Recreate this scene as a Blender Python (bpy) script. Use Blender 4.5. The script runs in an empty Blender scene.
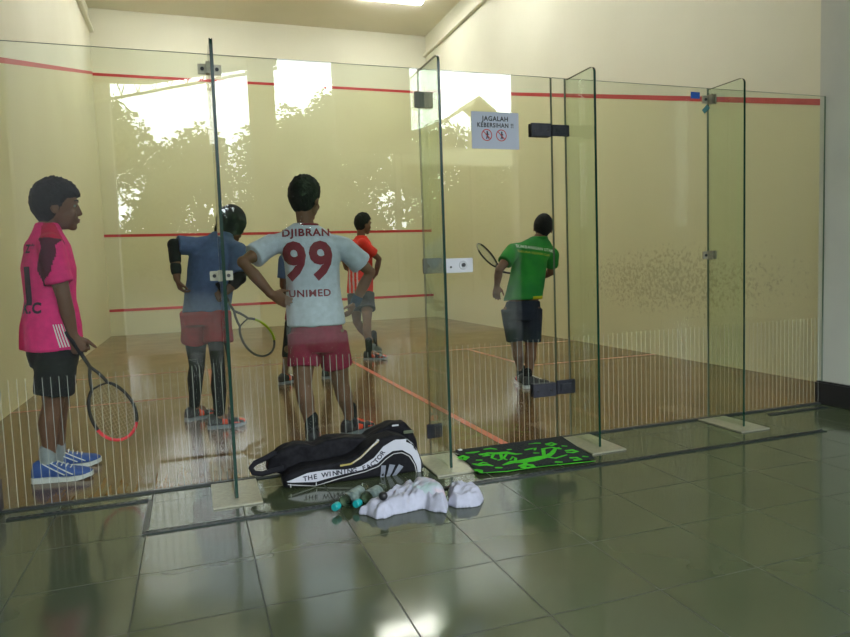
import bpy, bmesh, math, random
from mathutils import Vector, Matrix, noise
from mathutils.bvhtree import BVHTree
random.seed(7)
sc = bpy.context.scene
COL = sc.collection
V = Vector
PI = math.pi

# ------------------------------------------------------------------ camera
CX, CY, CZ = 1.4393, -3.485, 1.0593
YAW, PIT, ROL, F = -0.3341, -0.0775, 0.0349, 666.0368
def cam_rot():
    a = Matrix.Rotation(YAW, 3, 'Z'); b = Matrix.Rotation(PIT, 3, 'X'); c = Matrix.Rotation(ROL, 3, 'Y')
    return a @ b @ c
RM = cam_rot()
RIGHT = RM @ V((1, 0, 0)); FWD = RM @ V((0, 1, 0)); UPV = RM @ V((0, 0, 1))
cd = bpy.data.cameras.new('camera'); co = bpy.data.objects.new('camera', cd); COL.objects.link(co)
co.matrix_world = Matrix(((RIGHT.x, UPV.x, -FWD.x, CX), (RIGHT.y, UPV.y, -FWD.y, CY), (RIGHT.z, UPV.z, -FWD.z, CZ), (0, 0, 0, 1)))
cd.sensor_width = 36; cd.lens = F / 850 * 36; cd.clip_start = 0.05; cd.clip_end = 200
sc.camera = co
def at(px, py, Y):
    """survey helper: world point on the plane Y=const read from the photograph's calibration"""
    d = RM @ V(((px - 425) / F, 1, (318.5 - py) / F)); t = (Y - CY) / d.y
    return V((CX + d.x * t, Y, CZ + d.z * t))

# ------------------------------------------------------------------ materials
MATS = {}
def mat(name, col, rough=.6, metal=0., spec=.5, coat=0., emit=None, es=0., alpha=1.):
    if name in MATS: return MATS[name]
    m = bpy.data.materials.new(name); m.use_nodes = True
    b = m.node_tree.nodes['Principled BSDF']
    b.inputs['Base Color'].default_value = (*col, 1); b.inputs['Roughness'].default_value = rough
    b.inputs['Metallic'].default_value = metal; b.inputs['Specular IOR Level'].default_value = spec
    b.inputs['Coat Weight'].default_value = coat
    if emit: b.inputs['Emission Color'].default_value = (*emit, 1); b.inputs['Emission Strength'].default_value = es
    b.inputs['Alpha'].default_value = alpha
    MATS[name] = m; return m
def nt(m): return m.node_tree.nodes, m.node_tree.links
def mottled(name, c1, c2, scale, rough=.7, spec=.4, bump=0., detail=4, lo=.35, hi=.65, metal=0):
    m = mat(name, c1, rough, metal, spec); N, L = nt(m); b = N['Principled BSDF']
    tc = N.new('ShaderNodeTexCoord'); nz = N.new('ShaderNodeTexNoise'); nz.inputs['Scale'].default_value = scale; nz.inputs['Detail'].default_value = detail
    L.new(tc.outputs['Object'], nz.inputs['Vector'])
    r = N.new('ShaderNodeValToRGB'); r.color_ramp.elements[0].position = lo; r.color_ramp.elements[1].position = hi
    r.color_ramp.elements[0].color = (*c1, 1); r.color_ramp.elements[1].color = (*c2, 1)
    L.new(nz.outputs['Fac'], r.inputs['Fac']); L.new(r.outputs['Color'], b.inputs['Base Color'])
    if bump:
        bp = N.new('ShaderNodeBump'); bp.inputs['Strength'].default_value = bump; bp.inputs['Distance'].default_value = .01
        L.new(nz.outputs['Fac'], bp.inputs['Height']); L.new(bp.outputs['Normal'], b.inputs['Normal'])
    return m
def fabric(name, col, rough=.85, sh=.0):
    c2 = tuple(c * .86 for c in col)
    m = mottled(name, col, c2, 30, rough, .25, .12)
    return m

WALL_Y = mottled('yellow_wall_paint', (.71, .70, .48), (.68, .665, .45), 1.3, .42, .35)
WALL_C = mottled('cream_wall_paint', (.79, .79, .66), (.76, .76, .63), 1.1, .6, .3)
CEIL = mottled('ceiling_paint', (.80, .77, .63), (.76, .73, .59), .8, .8, .2)
RED = mat('red_court_paint', (.50, .03, .035), .45)
# ball scuffs on the right wall
def dirty_wall():
    m = bpy.data.materials.new('scuffed_yellow_wall_paint'); m.use_nodes = True; N, L = nt(m); b = N['Principled BSDF']
    b.inputs['Roughness'].default_value = .42; b.inputs['Specular IOR Level'].default_value = .35
    tc = N.new('ShaderNodeTexCoord'); sp = N.new('ShaderNodeSeparateXYZ'); L.new(tc.outputs['Object'], sp.inputs[0])
    def gauss(sock, c, w):
        a = N.new('ShaderNodeMath'); a.operation = 'SUBTRACT'; L.new(sock, a.inputs[0]); a.inputs[1].default_value = c
        d = N.new('ShaderNodeMath'); d.operation = 'DIVIDE'; L.new(a.outputs[0], d.inputs[0]); d.inputs[1].default_value = w
        e = N.new('ShaderNodeMath'); e.operation = 'MULTIPLY'; L.new(d.outputs[0], e.inputs[0]); L.new(d.outputs[0], e.inputs[1])
        return e.outputs[0]
    s = N.new('ShaderNodeMath'); s.operation = 'ADD'; L.new(gauss(sp.outputs['Y'], 2.5, 1.9), s.inputs[0]); L.new(gauss(sp.outputs['Z'], .82, .42), s.inputs[1])
    mr = N.new('ShaderNodeMapRange'); L.new(s.outputs[0], mr.inputs['Value']); mr.inputs['From Min'].default_value = 0; mr.inputs['From Max'].default_value = 2.2
    mr.inputs['To Min'].default_value = .54; mr.inputs['To Max'].default_value = .22
    nz = N.new('ShaderNodeTexNoise'); nz.inputs['Scale'].default_value = 26; nz.inputs['Detail'].default_value = 9; nz.inputs['Roughness'].default_value = .72
    L.new(tc.outputs['Object'], nz.inputs['Vector'])
    lt = N.new('ShaderNodeMath'); lt.operation = 'SUBTRACT'; L.new(mr.outputs[0], lt.inputs[0]); L.new(nz.outputs['Fac'], lt.inputs[1])
    m2 = N.new('ShaderNodeMapRange'); L.new(lt.outputs[0], m2.inputs['Value']); m2.inputs['From Min'].default_value = -.02; m2.inputs['From Max'].default_value = .08
    m2.inputs['To Max'].default_value = .38
    n3 = N.new('ShaderNodeTexNoise'); n3.inputs['Scale'].default_value = 1.2; L.new(tc.outputs['Object'], n3.inputs['Vector'])
    base = N.new('ShaderNodeMix'); base.data_type = 'RGBA'; L.new(n3.outputs['Fac'], base.inputs[0]); base.inputs[6].default_value = (.75, .73, .50, 1); base.inputs[7].default_value = (.70, .68, .46, 1)
    mx = N.new('ShaderNodeMix'); mx.data_type = 'RGBA'; L.new(m2.outputs[0], mx.inputs[0]); L.new(base.outputs[2], mx.inputs[6]); mx.inputs[7].default_value = (.20, .16, .09, 1)
    L.new(mx.outputs[2], b.inputs['Base Color']); return m
WALL_D = dirty_wall()

def wood_floor():
    m = bpy.data.materials.new('court_wood'); m.use_nodes = True; N, L = nt(m); b = N['Principled BSDF']
    b.inputs['Roughness'].default_value = .16; b.inputs['Specular IOR Level'].default_value = .38
    tc = N.new('ShaderNodeTexCoord'); mp = N.new('ShaderNodeMapping'); L.new(tc.outputs['Object'], mp.inputs[0]); mp.inputs['Rotation'].default_value = (0, 0, PI / 2)
    br = N.new('ShaderNodeTexBrick'); L.new(mp.outputs[0], br.inputs['Vector']); br.inputs['Scale'].default_value = 1
    br.inputs['Brick Width'].default_value = 1.4; br.inputs['Row Height'].default_value = .06; br.inputs['Mortar Size'].default_value = .0012
    br.inputs['Color1'].default_value = (.19, .092, .022, 1); br.inputs['Color2'].default_value = (.145, .072, .018, 1); br.inputs['Mortar'].default_value = (.07, .04, .02, 1)
    nz = N.new('ShaderNodeTexNoise'); nz.inputs['Scale'].default_value = 3; nz.inputs['Detail'].default_value = 6; m2 = N.new('ShaderNodeMapping'); m2.inputs['Scale'].default_value = (8, .7, 1)
    L.new(tc.outputs['Object'], m2.inputs[0]); L.new(m2.outputs[0], nz.inputs['Vector'])
    mx = N.new('ShaderNodeMix'); mx.data_type = 'RGBA'; mx.blend_type = 'MULTIPLY'; mx.inputs[0].default_value = .5
    r = N.new('ShaderNodeValToRGB'); r.color_ramp.elements[0].position = .3; r.color_ramp.elements[0].color = (.6, .6, .6, 1); r.color_ramp.elements[1].position = .7
    L.new(nz.outputs['Fac'], r.inputs[0]); L.new(br.outputs['Color'], mx.inputs[6]); L.new(r.outputs[0], mx.inputs[7]); L.new(mx.outputs[2], b.inputs['Base Color'])
    n2 = N.new('ShaderNodeTexNoise'); n2.inputs['Scale'].default_value = 2.5; L.new(tc.outputs['Object'], n2.inputs['Vector'])
    mr = N.new('ShaderNodeMapRange'); mr.inputs['To Min'].default_value = .10; mr.inputs['To Max'].default_value = .26; L.new(n2.outputs['Fac'], mr.inputs[0]); L.new(mr.outputs[0], b.inputs['Roughness'])
    return m
def tile_floor():
    m = bpy.data.materials.new('green_floor_tile'); m.use_nodes = True; N, L = nt(m); b = N['Principled BSDF']
    tc = N.new('ShaderNodeTexCoord'); sp = N.new('ShaderNodeSeparateXYZ'); L.new(tc.outputs['Object'], sp.inputs[0])
    def edge(sock, off):
        a = N.new('ShaderNodeMath'); a.operation = 'ADD'; L.new(sock, a.inputs[0]); a.inputs[1].default_value = off
        d = N.new('ShaderNodeMath'); d.operation = 'DIVIDE'; L.new(a.outputs[0], d.inputs[0]); d.inputs[1].default_value = .4
        f = N.new('ShaderNodeMath'); f.operation = 'FRACT'; L.new(d.outputs[0], f.inputs[0])
        s = N.new('ShaderNodeMath'); s.operation = 'SUBTRACT'; L.new(f.outputs[0], s.inputs[0]); s.inputs[1].default_value = .5
        ab = N.new('ShaderNodeMath'); ab.operation = 'ABSOLUTE'; L.new(s.outputs[0], ab.inputs[0]); return ab.outputs[0]
    mxm = N.new('ShaderNodeMath'); mxm.operation = 'MAXIMUM'; L.new(edge(sp.outputs['X'], 40 - 1.60), mxm.inputs[0]); L.new(edge(sp.outputs['Y'], 40 + .975), mxm.inputs[1])
    g = N.new('ShaderNodeMapRange'); g.inputs['From Min'].default_value = .4935; g.inputs['From Max'].default_value = .4955; L.new(mxm.outputs[0], g.inputs[0])
    nz = N.new('ShaderNodeTexNoise'); nz.inputs['Scale'].default_value = 1.4; nz.inputs['Detail'].default_value = 5; L.new(tc.outputs['Object'], nz.inputs['Vector'])
    r = N.new('ShaderNodeValToRGB'); r.color_ramp.elements[0].position = .3; r.color_ramp.elements[0].color = (.048, .062, .032, 1); r.color_ramp.elements[1].position = .7; r.color_ramp.elements[1].color = (.062, .076, .040, 1)
    L.new(nz.outputs['Fac'], r.inputs[0])
    mx = N.new('ShaderNodeMix'); mx.data_type = 'RGBA'; L.new(g.outputs[0], mx.inputs[0]); L.new(r.outputs[0], mx.inputs[6]); mx.inputs[7].default_value = (.03, .035, .025, 1)
    L.new(mx.outputs[2], b.inputs['Base Color'])
    rr = N.new('ShaderNodeMapRange'); rr.inputs['To Min'].default_value = .105; rr.inputs['To Max'].default_value = .6; L.new(g.outputs[0], rr.inputs[0]); L.new(rr.outputs[0], b.inputs['Roughness'])
    bp = N.new('ShaderNodeBump'); bp.inputs['Strength'].default_value = .6; bp.inputs['Distance'].default_value = .002; bp.invert = True; L.new(g.outputs[0], bp.inputs['Height'])
    n2 = N.new('ShaderNodeTexNoise'); n2.inputs['Scale'].default_value = 3; L.new(tc.outputs['Object'], n2.inputs['Vector'])
    b2 = N.new('ShaderNodeBump'); b2.inputs['Strength'].default_value = .08; b2.inputs['Distance'].default_value = .02; L.new(n2.outputs['Fac'], b2.inputs['Height']); L.new(bp.outputs[0], b2.inputs['Normal'])
    L.new(b2.outputs[0], b.inputs['Normal']); b.inputs['Specular IOR Level'].default_value = .5
    return m
WOOD = wood_floor(); TILE = tile_floor()

def glass_mat(name, tint, boost=1.0):
    m = bpy.data.materials.new(name); m.use_nodes = True; N, L = nt(m); N.clear()
    o = N.new('ShaderNodeOutputMaterial'); tr = N.new('ShaderNodeBsdfTransparent'); tr.inputs[0].default_value = (*tint, 1)
    gl = N.new('ShaderNodeBsdfGlossy'); gl.inputs['Roughness'].default_value = 0.0
    fr = N.new('ShaderNodeFresnel'); fr.inputs['IOR'].default_value = 1.5 * boost
    geo = N.new('ShaderNodeNewGeometry'); ior = N.new('ShaderNodeMix'); ior.data_type = 'FLOAT'
    L.new(geo.outputs['Backfacing'], ior.inputs[0]); ior.inputs[2].default_value = 1.5 * boost; ior.inputs[3].default_value = 1 / (1.5 * boost) * 1.0
    # a thin pane: the same reflectance from both sides
    inv = N.new('ShaderNodeMath'); inv.operation = 'DIVIDE'; inv.inputs[0].default_value = 1; inv.inputs[1].default_value = 1.5 * boost
    mx = N.new('ShaderNodeMixShader'); lw = N.new('ShaderNodeLayerWeight'); lw.inputs['Blend'].default_value = .5
    # Schlick from |facing|
    pw = N.new('ShaderNodeMath'); pw.operation = 'POWER'; L.new(lw.outputs['Facing'], pw.inputs[0]); pw.inputs[1].default_value = 5
    ml = N.new('ShaderNodeMath'); ml.operation = 'MULTIPLY_ADD'; L.new(pw.outputs[0], ml.inputs[0]); ml.inputs[1].default_value = .95; ml.inputs[2].default_value = .045 * boost
    for n in (fr, geo, ior, inv): N.remove(n)
    L.new(ml.outputs[0], mx.inputs[0]); L.new(tr.outputs[0], mx.inputs[1]); L.new(gl.outputs[0], mx.inputs[2]); L.new(mx.outputs[0], o.inputs[0])
    MATS[name] = m; return m
GLASS = glass_mat('clear_glass', (.955, .975, .94))
FINGL = glass_mat('greenish_fin_glass', (.90, .945, .89))
GEDGE = mat('glass_edge_green', (.003, .030, .018), .25, 0, .3)
GEDGE2 = mat('glass_edge_line', (.10, .17, .12), .3)
FROST = mat('frosted_stripe_film', (.45, .49, .44), .6, alpha=.55)
STEEL = mottled('brushed_steel', (.40, .39, .29), (.33, .32, .25), 60, .38, .5, metal=.55)
DARKM = mottled('black_coated_metal', (.018, .019, .028), (.03, .03, .042), 25, .5, .4, .2)
GREYM = mat('grey_metal_plate', (.15, .15, .12), .45, .3)
CHROME = mat('satin_silver', (.62, .62, .66), .3, .3)
BLACK = mat('black_paint', (.012, .012, .014), .4)
WHITEP = mottled('white_pillar_paint', (.60, .62, .57), (.55, .57, .53), 2, .6)
GRATE = mat('dark_steel_grate', (.022, .03, .032), .35, .4)

# ------------------------------------------------------------------ mesh helpers
def link(name, bm, mats, parent=None, smooth=False, origin=None):
    me = bpy.data.meshes.new(name); bm.normal_update()
    if origin is not None: bmesh.ops.translate(bm, verts=bm.verts, vec=-V(origin))
    bm.to_mesh(me); bm.free()
    for m in (mats if isinstance(mats, (list, tuple)) else [mats]): me.materials.append(m)
    o = bpy.data.objects.new(name, me); COL.objects.link(o)
    if smooth:
        for p in me.polygons: p.use_smooth = True
    if parent is not None:
        o.parent = parent
    if origin is not None and parent is None: o.location = origin
    return o
def tag(o, label=None, cat=None, group=None, kind=None):
    if label: o['label'] = label
    if cat: o['category'] = cat
    if group: o['group'] = group
    if kind: o['kind'] = kind
    return o
def struct(o): o['kind'] = 'structure'; return o
def empty(name, loc, label, cat, group=None):
    o = bpy.data.objects.new(name, None); COL.objects.link(o); o.location = loc; o.empty_display_size = .1
    return tag(o, label, cat, group)
def put(o, root):
    """parent o (built in world coordinates) under root, keeping its place"""
    loc = V((0, 0, 0)); r = root
    while r is not None: loc += V(r.location); r = r.parent
    me = o.data; me.transform(Matrix.Translation(-loc)); o.parent = root; return o
def box(bm, x0, x1, y0, y1, z0, z1, mi=0, bev=0):
    vs = [bm.verts.new(p) for p in ((x0, y0, z0), (x1, y0, z0), (x1, y1, z0), (x0, y1, z0), (x0, y0, z1), (x1, y0, z1), (x1, y1, z1), (x0, y1, z1))]
    fs = []
    for f in ((3, 2, 1, 0), (4, 5, 6, 7), (0, 1, 5, 4), (1, 2, 6, 5), (2, 3, 7, 6), (3, 0, 4, 7)):
        fc = bm.faces.new([vs[i] for i in f]); fc.material_index = mi; fs.append(fc)
    if bev:
        es = list({e for f in fs for e in f.edges}); bmesh.ops.bevel(bm, geom=es, offset=bev, segments=2, affect='EDGES')
    return fs
def quad(bm, a, b, c, d, mi=0):
    f = bm.faces.new([bm.verts.new(p) for p in (a, b, c, d)]); f.material_index = mi; return f
def frame(d, hint=V((0, 0, 1))):
    d = d.normalized()
    if abs(d.dot(hint)) > .97: hint = V((1, 0, 0))
    s = d.cross(hint).normalized(); return s, s.cross(d).normalized()
def rings(bm, rl, n=16, mi=0, cap=True):
    """rl: list of (center, ax, ay)"""
    R = []
    for c, ax, ay in rl:
        R.append([bm.verts.new(c + ax * math.cos(2 * PI * k / n) + ay * math.sin(2 * PI * k / n)) for k in range(n)])
    for a, b in zip(R, R[1:]):
        for k in range(n):
            f = bm.faces.new((a[k], a[(k + 1) % n], b[(k + 1) % n], b[k])); f.material_index = mi
    if cap:
        bm.faces.new(list(reversed(R[0]))).material_index = mi; bm.faces.new(R[-1]).material_index = mi
    return R
def tube(bm, pts, rad, n=10, mi=0, closed=False, flat=1.0, hint=V((0, 0, 1))):
    pts = [V(p) for p in pts]
    if not hasattr(rad, '__len__'): rad = [rad] * len(pts)
    m = len(pts); R = []; prev = None
    for i, p in enumerate(pts):
        if closed: d = pts[(i + 1) % m] - pts[i - 1]
        else: d = pts[min(i + 1, m - 1)] - pts[max(i - 1, 0)]
        d = d.normalized() if d.length > 1e-9 else V((0, 0, 1))
        if prev is None: s, u = frame(d, hint)
        else:
            s = (prev - d * prev.dot(d)); s = s.normalized() if s.length > 1e-6 else frame(d, hint)[0]; u = s.cross(d).normalized()
        prev = s
        R.append([bm.verts.new(p + (s * math.cos(2 * PI * k / n) + u * flat * math.sin(2 * PI * k / n)) * rad[i]) for k in range(n)])
    rng = range(m) if closed else range(m - 1)
    for i in rng:
        a, b = R[i], R[(i + 1) % m]
        for k in range(n):
            f = bm.faces.new((a[k], a[(k + 1) % n], b[(k + 1) % n], b[k])); f.material_index = mi
    if not closed:
        bm.faces.new(list(reversed(R[0]))).material_index = mi; bm.faces.new(R[-1]).material_index = mi
def ball(bm, c, r, ax=None, n=14, mi=0):
    """ellipsoid, r=(rx,ry,rz) along axes ax"""
    if not hasattr(r, '__len__'): r = (r, r, r)
    if ax is None: ax = (V((1, 0, 0)), V((0, 1, 0)), V((0, 0, 1)))
    g = bmesh.ops.create_uvsphere(bm, u_segments=n, v_segments=max(6, n * 2 // 3), radius=1)
    for v in g['verts']:
        q = v.co.copy(); v.co = V(c) + ax[0] * q.x * r[0] + ax[1] * q.y * r[1] + ax[2] * q.z * r[2]
    for f in {f for v in g['verts'] for f in v.link_faces}: f.material_index = mi
def limb(bm, pts, radii, n=14):
    """tapered limb with round joints, finely interpolated"""
    pts = [V(p) for p in pts]
    tube(bm, pts, radii, n)
    for p, r in zip(pts, radii): ball(bm, p, r * .995, n=n)
def prism(bm, poly, y0, y1, mi=0, mis=None):
    a = [bm.verts.new((x, y0, z)) for x, z in poly]; b = [bm.verts.new((x, y1, z)) for x, z in poly]; n = len(poly)
    bm.faces.new(a).material_index = mi; bm.faces.new(list(reversed(b))).material_index = mi
    for k in range(n): bm.faces.new((a[(k + 1) % n], a[k], b[k], b[(k + 1) % n])).material_index = mi if mis is None else mis
def remeshed(name, bm, mats, voxel=.007, smooth=4, wrinkle=None, colorfn=None, fac=.5):
    bmesh.ops.recalc_face_normals(bm, faces=bm.faces)
    me = bpy.data.meshes.new('tmp'); bm.to_mesh(me); bm.free()
    o = bpy.data.objects.new('tmp', me); COL.objects.link(o)
    r = o.modifiers.new('r', 'REMESH'); r.mode = 'VOXEL'; r.voxel_size = voxel
    if smooth:
        s = o.modifiers.new('s', 'SMOOTH'); s.factor = fac; s.iterations = smooth
    dg = bpy.context.evaluated_depsgraph_get(); ev = o.evaluated_get(dg)
    m2 = bpy.data.meshes.new_from_object(ev, depsgraph=dg); m2.name = name
    bpy.data.objects.remove(o); bpy.data.meshes.remove(me)
    if wrinkle:
        nrm = [v.normal.copy() for v in m2.vertices]
        for v, nn in zip(m2.vertices, nrm): v.co += nn * wrinkle(v.co, nn)
    for m in (mats if isinstance(mats, (list, tuple)) else [mats]): m2.materials.append(m)
    for p in m2.polygons:
        p.use_smooth = True
        if colorfn: p.material_index = colorfn(p.center, p.normal)
    if not colorfn:
        for p in m2.polygons: p.material_index = 0
    m2.update()
    ob = bpy.data.objects.new(name, m2); COL.objects.link(ob); return ob
def folds(seed, amp=.006, sc_=9, dirz=.35):
    off = V((seed * 13.1, seed * 7.7, seed * 3.3))
    def f(c, n):
        p = V((c.x * sc_, c.y * sc_, c.z * sc_ * dirz)) + off
        a = noise.noise(p) + .5 * noise.noise(V((c.x * 20, c.y * 20, c.z * 9)) + off)
        return a * amp
    return f
def text_mesh(body, size, bold=0.0, align='CENTER', gap=1.12):
    cu = bpy.data.curves.new('t', 'FONT'); cu.body = body; cu.size = size; cu.align_x = align; cu.align_y = 'CENTER'; cu.offset = bold; cu.resolution_u = 3; cu.space_character = gap
    o = bpy.data.objects.new('t', cu); COL.objects.link(o)
    dg = bpy.context.evaluated_depsgraph_get(); me = bpy.data.meshes.new_from_object(o.evaluated_get(dg), depsgraph=dg)
    bpy.data.objects.remove(o); bpy.data.curves.remove(cu)
    bm = bmesh.new(); bm.from_mesh(me); bpy.data.meshes.remove(me); return bm
def refine(bm, L):
    bmesh.ops.triangulate(bm, faces=bm.faces)
    for _ in range(4):
        es = [e for e in bm.edges if e.calc_length() > L]
        if not es: break
        bmesh.ops.subdivide_edges(bm, edges=es, cuts=1); bmesh.ops.triangulate(bm, faces=bm.faces)
def wrap_text(name, bm, target, center, right, up, m, parent, off=.004, cast=None, sx=1.0, maxlen=.012, arc=0):
    """lay flat lettering on a curved surface: each vertex is cast onto the target"""
    refine(bm, maxlen)
    loc = V((0, 0, 0)); r = target
    while r is not None: loc += V(r.location); r = r.parent
    b = BVHTree.FromPolygons([v.co + loc for v in target.data.vertices], [list(p.vertices) for p in target.data.polygons])
    right = right.normalized(); up = up.normalized(); cast = (cast or right.cross(up) * -1).normalized()
    for v in bm.verts:
        x, y = v.co.x * sx, v.co.y + arc * v.co.x ** 2; p = center + right * x + up * y - cast * .5
        h = b.ray_cast(p, cast)
        v.co = (h[0] - cast * off) if h[0] is not None else center + right * x + up * y
    bmesh.ops.recalc_face_normals(bm, faces=bm.faces)
    o = link(name, bm, m); return put(o, parent)

# ------------------------------------------------------------------ the court shell
W, LN = 6.257, 9.77
TOP = 5.78; OPEN = 4.4
bm = bmesh.new(); box(bm, -.3, W + .3, 0.0, LN + .2, -.25, 0.0)
def strip(x0, x1, y0, y1):
    quad(bm, (x0, y0, .0012), (x1, y0, .0012), (x1, y1, .0012), (x0, y1, .0012), 1)
sy = 4.26
strip(0, W, sy, sy + .05)
strip(1.55, 1.60, sy - 1.6, sy); strip(0, 1.6, sy - 1.65, sy - 1.6); strip(W - 1.6, W - 1.55, sy - 1.6, sy); strip(W - 1.6, W, sy - 1.65, sy - 1.6)
quad(bm, (W / 2 - .025, .02, .0014), (W / 2 + .025, .02, .0014), (W / 2 + .025, sy, .0014), (W / 2 - .025, sy, .0014), 2)
REDF = mat('faded_red_floor_line', (.36, .10, .045), .3); REDG = mat('red_floor_line', (.55, .10, .06), .3)
tag(link('court_floor', bm, [WOOD, REDF, REDG]), kind='structure')

bm = bmesh.new(); t = .2
def wall_front():
    box(bm, -.2, W + .2, LN, LN + t, -.2, 4.6405, 0); box(bm, -.2, W + .2, LN, LN + t, 4.6405, TOP + .2, 1)
    for z in (.4354, 1.785, 4.62): box(bm, 0, W, LN - .004, LN, z - .0, z + .05, 2)
wall_front(); struct(link('wall_front', bm, [WALL_Y, WALL_C, RED]))
# tin-bottom and side walls with the sloping out line
def side(xw, xo, name, lower):
    bm = bmesh.new(); s = 1 if xw > xo else -1
    def zl(y): return 2.08 + (4.6405 - 2.08) * (y / LN)
    yb = -.0
    quad(bm, (xw, yb, -.2), (xw, LN, -.2), (xw, LN, zl(LN)), (xw, yb, zl(yb)), 0)
    quad(bm, (xw, yb, zl(yb)), (xw, LN, zl(LN)), (xw, LN, TOP + .2), (xw, yb, TOP + .2), 1)
    quad(bm, (xo, yb, -.2), (xo, LN, -.2), (xo, LN, TOP + .2), (xo, yb, TOP + .2), 1)
    quad(bm, (xw, yb, -.2), (xo, yb, -.2), (xo, yb, TOP + .2), (xw, yb, TOP + .2), 1)
    quad(bm, (xw, LN, -.2), (xo, LN, -.2), (xo, LN, TOP + .2), (xw, LN, TOP + .2), 1)
    quad(bm, (xw, yb, TOP + .2), (xo, yb, TOP + .2), (xo, LN, TOP + .2), (xw, LN, TOP + .2), 1)
    e = .003 * (1 if xo < xw else -1)
    quad(bm, (xw + e, yb, zl(yb)), (xw + e, LN, zl(LN)), (xw + e, LN, zl(LN) + .05), (xw + e, yb, zl(yb) + .05), 2)
    bmesh.ops.recalc_face_normals(bm, faces=bm.faces)
    struct(link(name, bm, [lower, WALL_C, RED]))
side(0, -.2, 'wall_left', WALL_Y); side(W, W + .2, 'wall_right', WALL_D)
bm = bmesh.new(); box(bm, -.2, W + .2, 0, LN + .2, TOP, TOP + .2); struct(link('ceiling', bm, CEIL))
for i, (x0, x1) in enumerate(((0, .07), (W - .07, W))):
    bm = bmesh.new(); box(bm, x0, x1, .0, LN, 5.36, 5.42, 0, .008); struct(link('trim_%d' % (i + 1), bm, WALL_C))
# wall over the opening, above the glass and above the lobby ceiling
bm = bmesh.new(); box(bm, -.2, W + .2, -.2, 0.0, OPEN, TOP + .2); struct(link('wall_back', bm, WALL_C))

# ------------------------------------------------------------------ the lobby
LD = -6.0
bm = bmesh.new(); box(bm, -3, 10.5, LD - .2, 0.0, -.25, 0.0); struct(link('floor', bm, TILE))
bm = bmesh.new(); box(bm, -3, 10.5, LD - .2, -.2, OPEN, OPEN + .25); struct(link('ceiling', bm, CEIL))
# pillars either side of the glass
GX0, GX1 = .52, 5.6
def pillar(x0, x1, y0, name, lab):
    r = bpy.data.objects.new(name, None); COL.objects.link(r); r.location = ((x0 + x1) / 2, y0, 0); r['kind'] = 'structure'
    bm = bmesh.new(); box(bm, x0, x1, y0, 0.04, 0, OPEN, 0, .006); put(link('shaft', bm, WHITEP), r)
    bm = bmesh.new(); box(bm, x0 - .035, x1 + .035, y0 - .035, 0.03, 0, .16, 0, .01); put(link('plinth', bm, BLACK), r)
pillar(GX1, 6.7, -.27, 'wall_back_pillar', ''); pillar(-.6, GX0, -.27, 'wall_back_pillar', '')
bm = bmesh.new(); box(bm, 6.7, 10.5, -.2, 0, 0, OPEN); struct(link('wall_back', bm, WALL_C))
bm = bmesh.new(); box(bm, -3, -.6, -.2, 0, 0, OPEN); struct(link('wall_back', bm, WALL_C))
bm = bmesh.new(); box(bm, -3.2, -3, LD - .2, 0, 0, OPEN); struct(link('wall_left', bm, WALL_C))
bm = bmesh.new(); box(bm, 10.5, 10.7, LD - .2, 0, 0, OPEN); struct(link('wall_right', bm, WALL_C))
# outer side of the lobby: piers with open bays
PIER = mottled('grey_outer_render', (.11, .11, .10), (.09, .09, .08), 2, .85)
for (x0, x1, z0) in ((-3, -.58, 0), (2.32, 2.66, 0), (3.5, 4.62, 2.75), (6.36, 10.5, 0)):
    bm = bmesh.new(); box(bm, x0, x1, LD - .2, LD, z0, OPEN); struct(link('wall_outer', bm, PIER))
bm = bmesh.new(); box(bm, -1.6, .40, LD - 2.3, LD - 2.0, -.3, 6.0); struct(link('wall_outer', bm, mat('pale_render', (.12, .12, .13), .8)))

# drain channels round the raised threshold
def drain(name, segs, lab):
    r = empty(name, (segs[0][0], segs[0][2], 0), lab, 'drain', None)
    for x0, x1, y0, y1 in segs:
        bm = bmesh.new(); horiz = (x1 - x0) > (y1 - y0)
        box(bm, x0, x1, y0, y1, .0005, .0025)
        if horiz:
            box(bm, x0, x1, y0, y0 + .004, .0025, .006); box(bm, x0, x1, y1 - .004, y1, .0025, .006)
            n = int((x1 - x0) / .03)
            for k in range(n): box(bm, x0 + .03 * k, x0 + .03 * k + .012, y0 + .004, y1 - .004, .0025, .0055)
        else:
            box(bm, x0, x0 + .004, y0, y1, .0025, .006); box(bm, x1 - .004, x1, y0, y1, .0025, .006)
        put(link('grating', bm, GRATE), r)
    return r
drain('floor_drain', ((1.185, 4.95, -.585, -.55), (1.185, 1.207, -.55, -.13), (.6, 1.185, -.15, -.118)), 'long narrow dark floor drain in the green tiles, running in front of the glass wall')
drain('floor_drain', ((5.0, 5.5, -.135, -.105),), 'short dark floor drain beside the base of the right pillar')

# ------------------------------------------------------------------ glass wall
GH = 2.125; GT = .012
def panel(x0, x1, name, lab, cat='glass panel'):
    r = empty(name, ((x0 + x1) / 2, 0, 0), lab, cat)
    bm = bmesh.new(); fs = box(bm, x0 + .003, x1 - .003, -GT, 0, .008, GH)
    for i in (0, 1, 3, 5): fs[i].material_index = 1
    # only the outer skin carries the coat of the film
    put(link('pane', bm, [GLASS, GEDGE2]), r)
    bm = bmesh.new(); k = math.ceil((x0 + .006) / .0345); n = 0
    while k * .0345 < x1 - .006:
        x = k * .0345; quad(bm, (x - .0014, -GT - .0008, .012), (x + .0014, -GT - .0008, .012), (x + .0014, -GT - .0008, .61), (x - .0014, -GT - .0008, .61)); k += 1; n += 1
    put(link('frosted_stripes', bm, FROST), r); return r
XJ = (GX0, 1.575, 2.655, 3.467, 3.56, 4.60, GX1)
panel(XJ[0], XJ[1], 'glass_screen', 'clear glass wall panel at far left, in front of the person in pink')
panel(XJ[1], XJ[2], 'glass_screen', 'clear glass wall panel behind the racket bag, in front of the white shirt')
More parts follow.
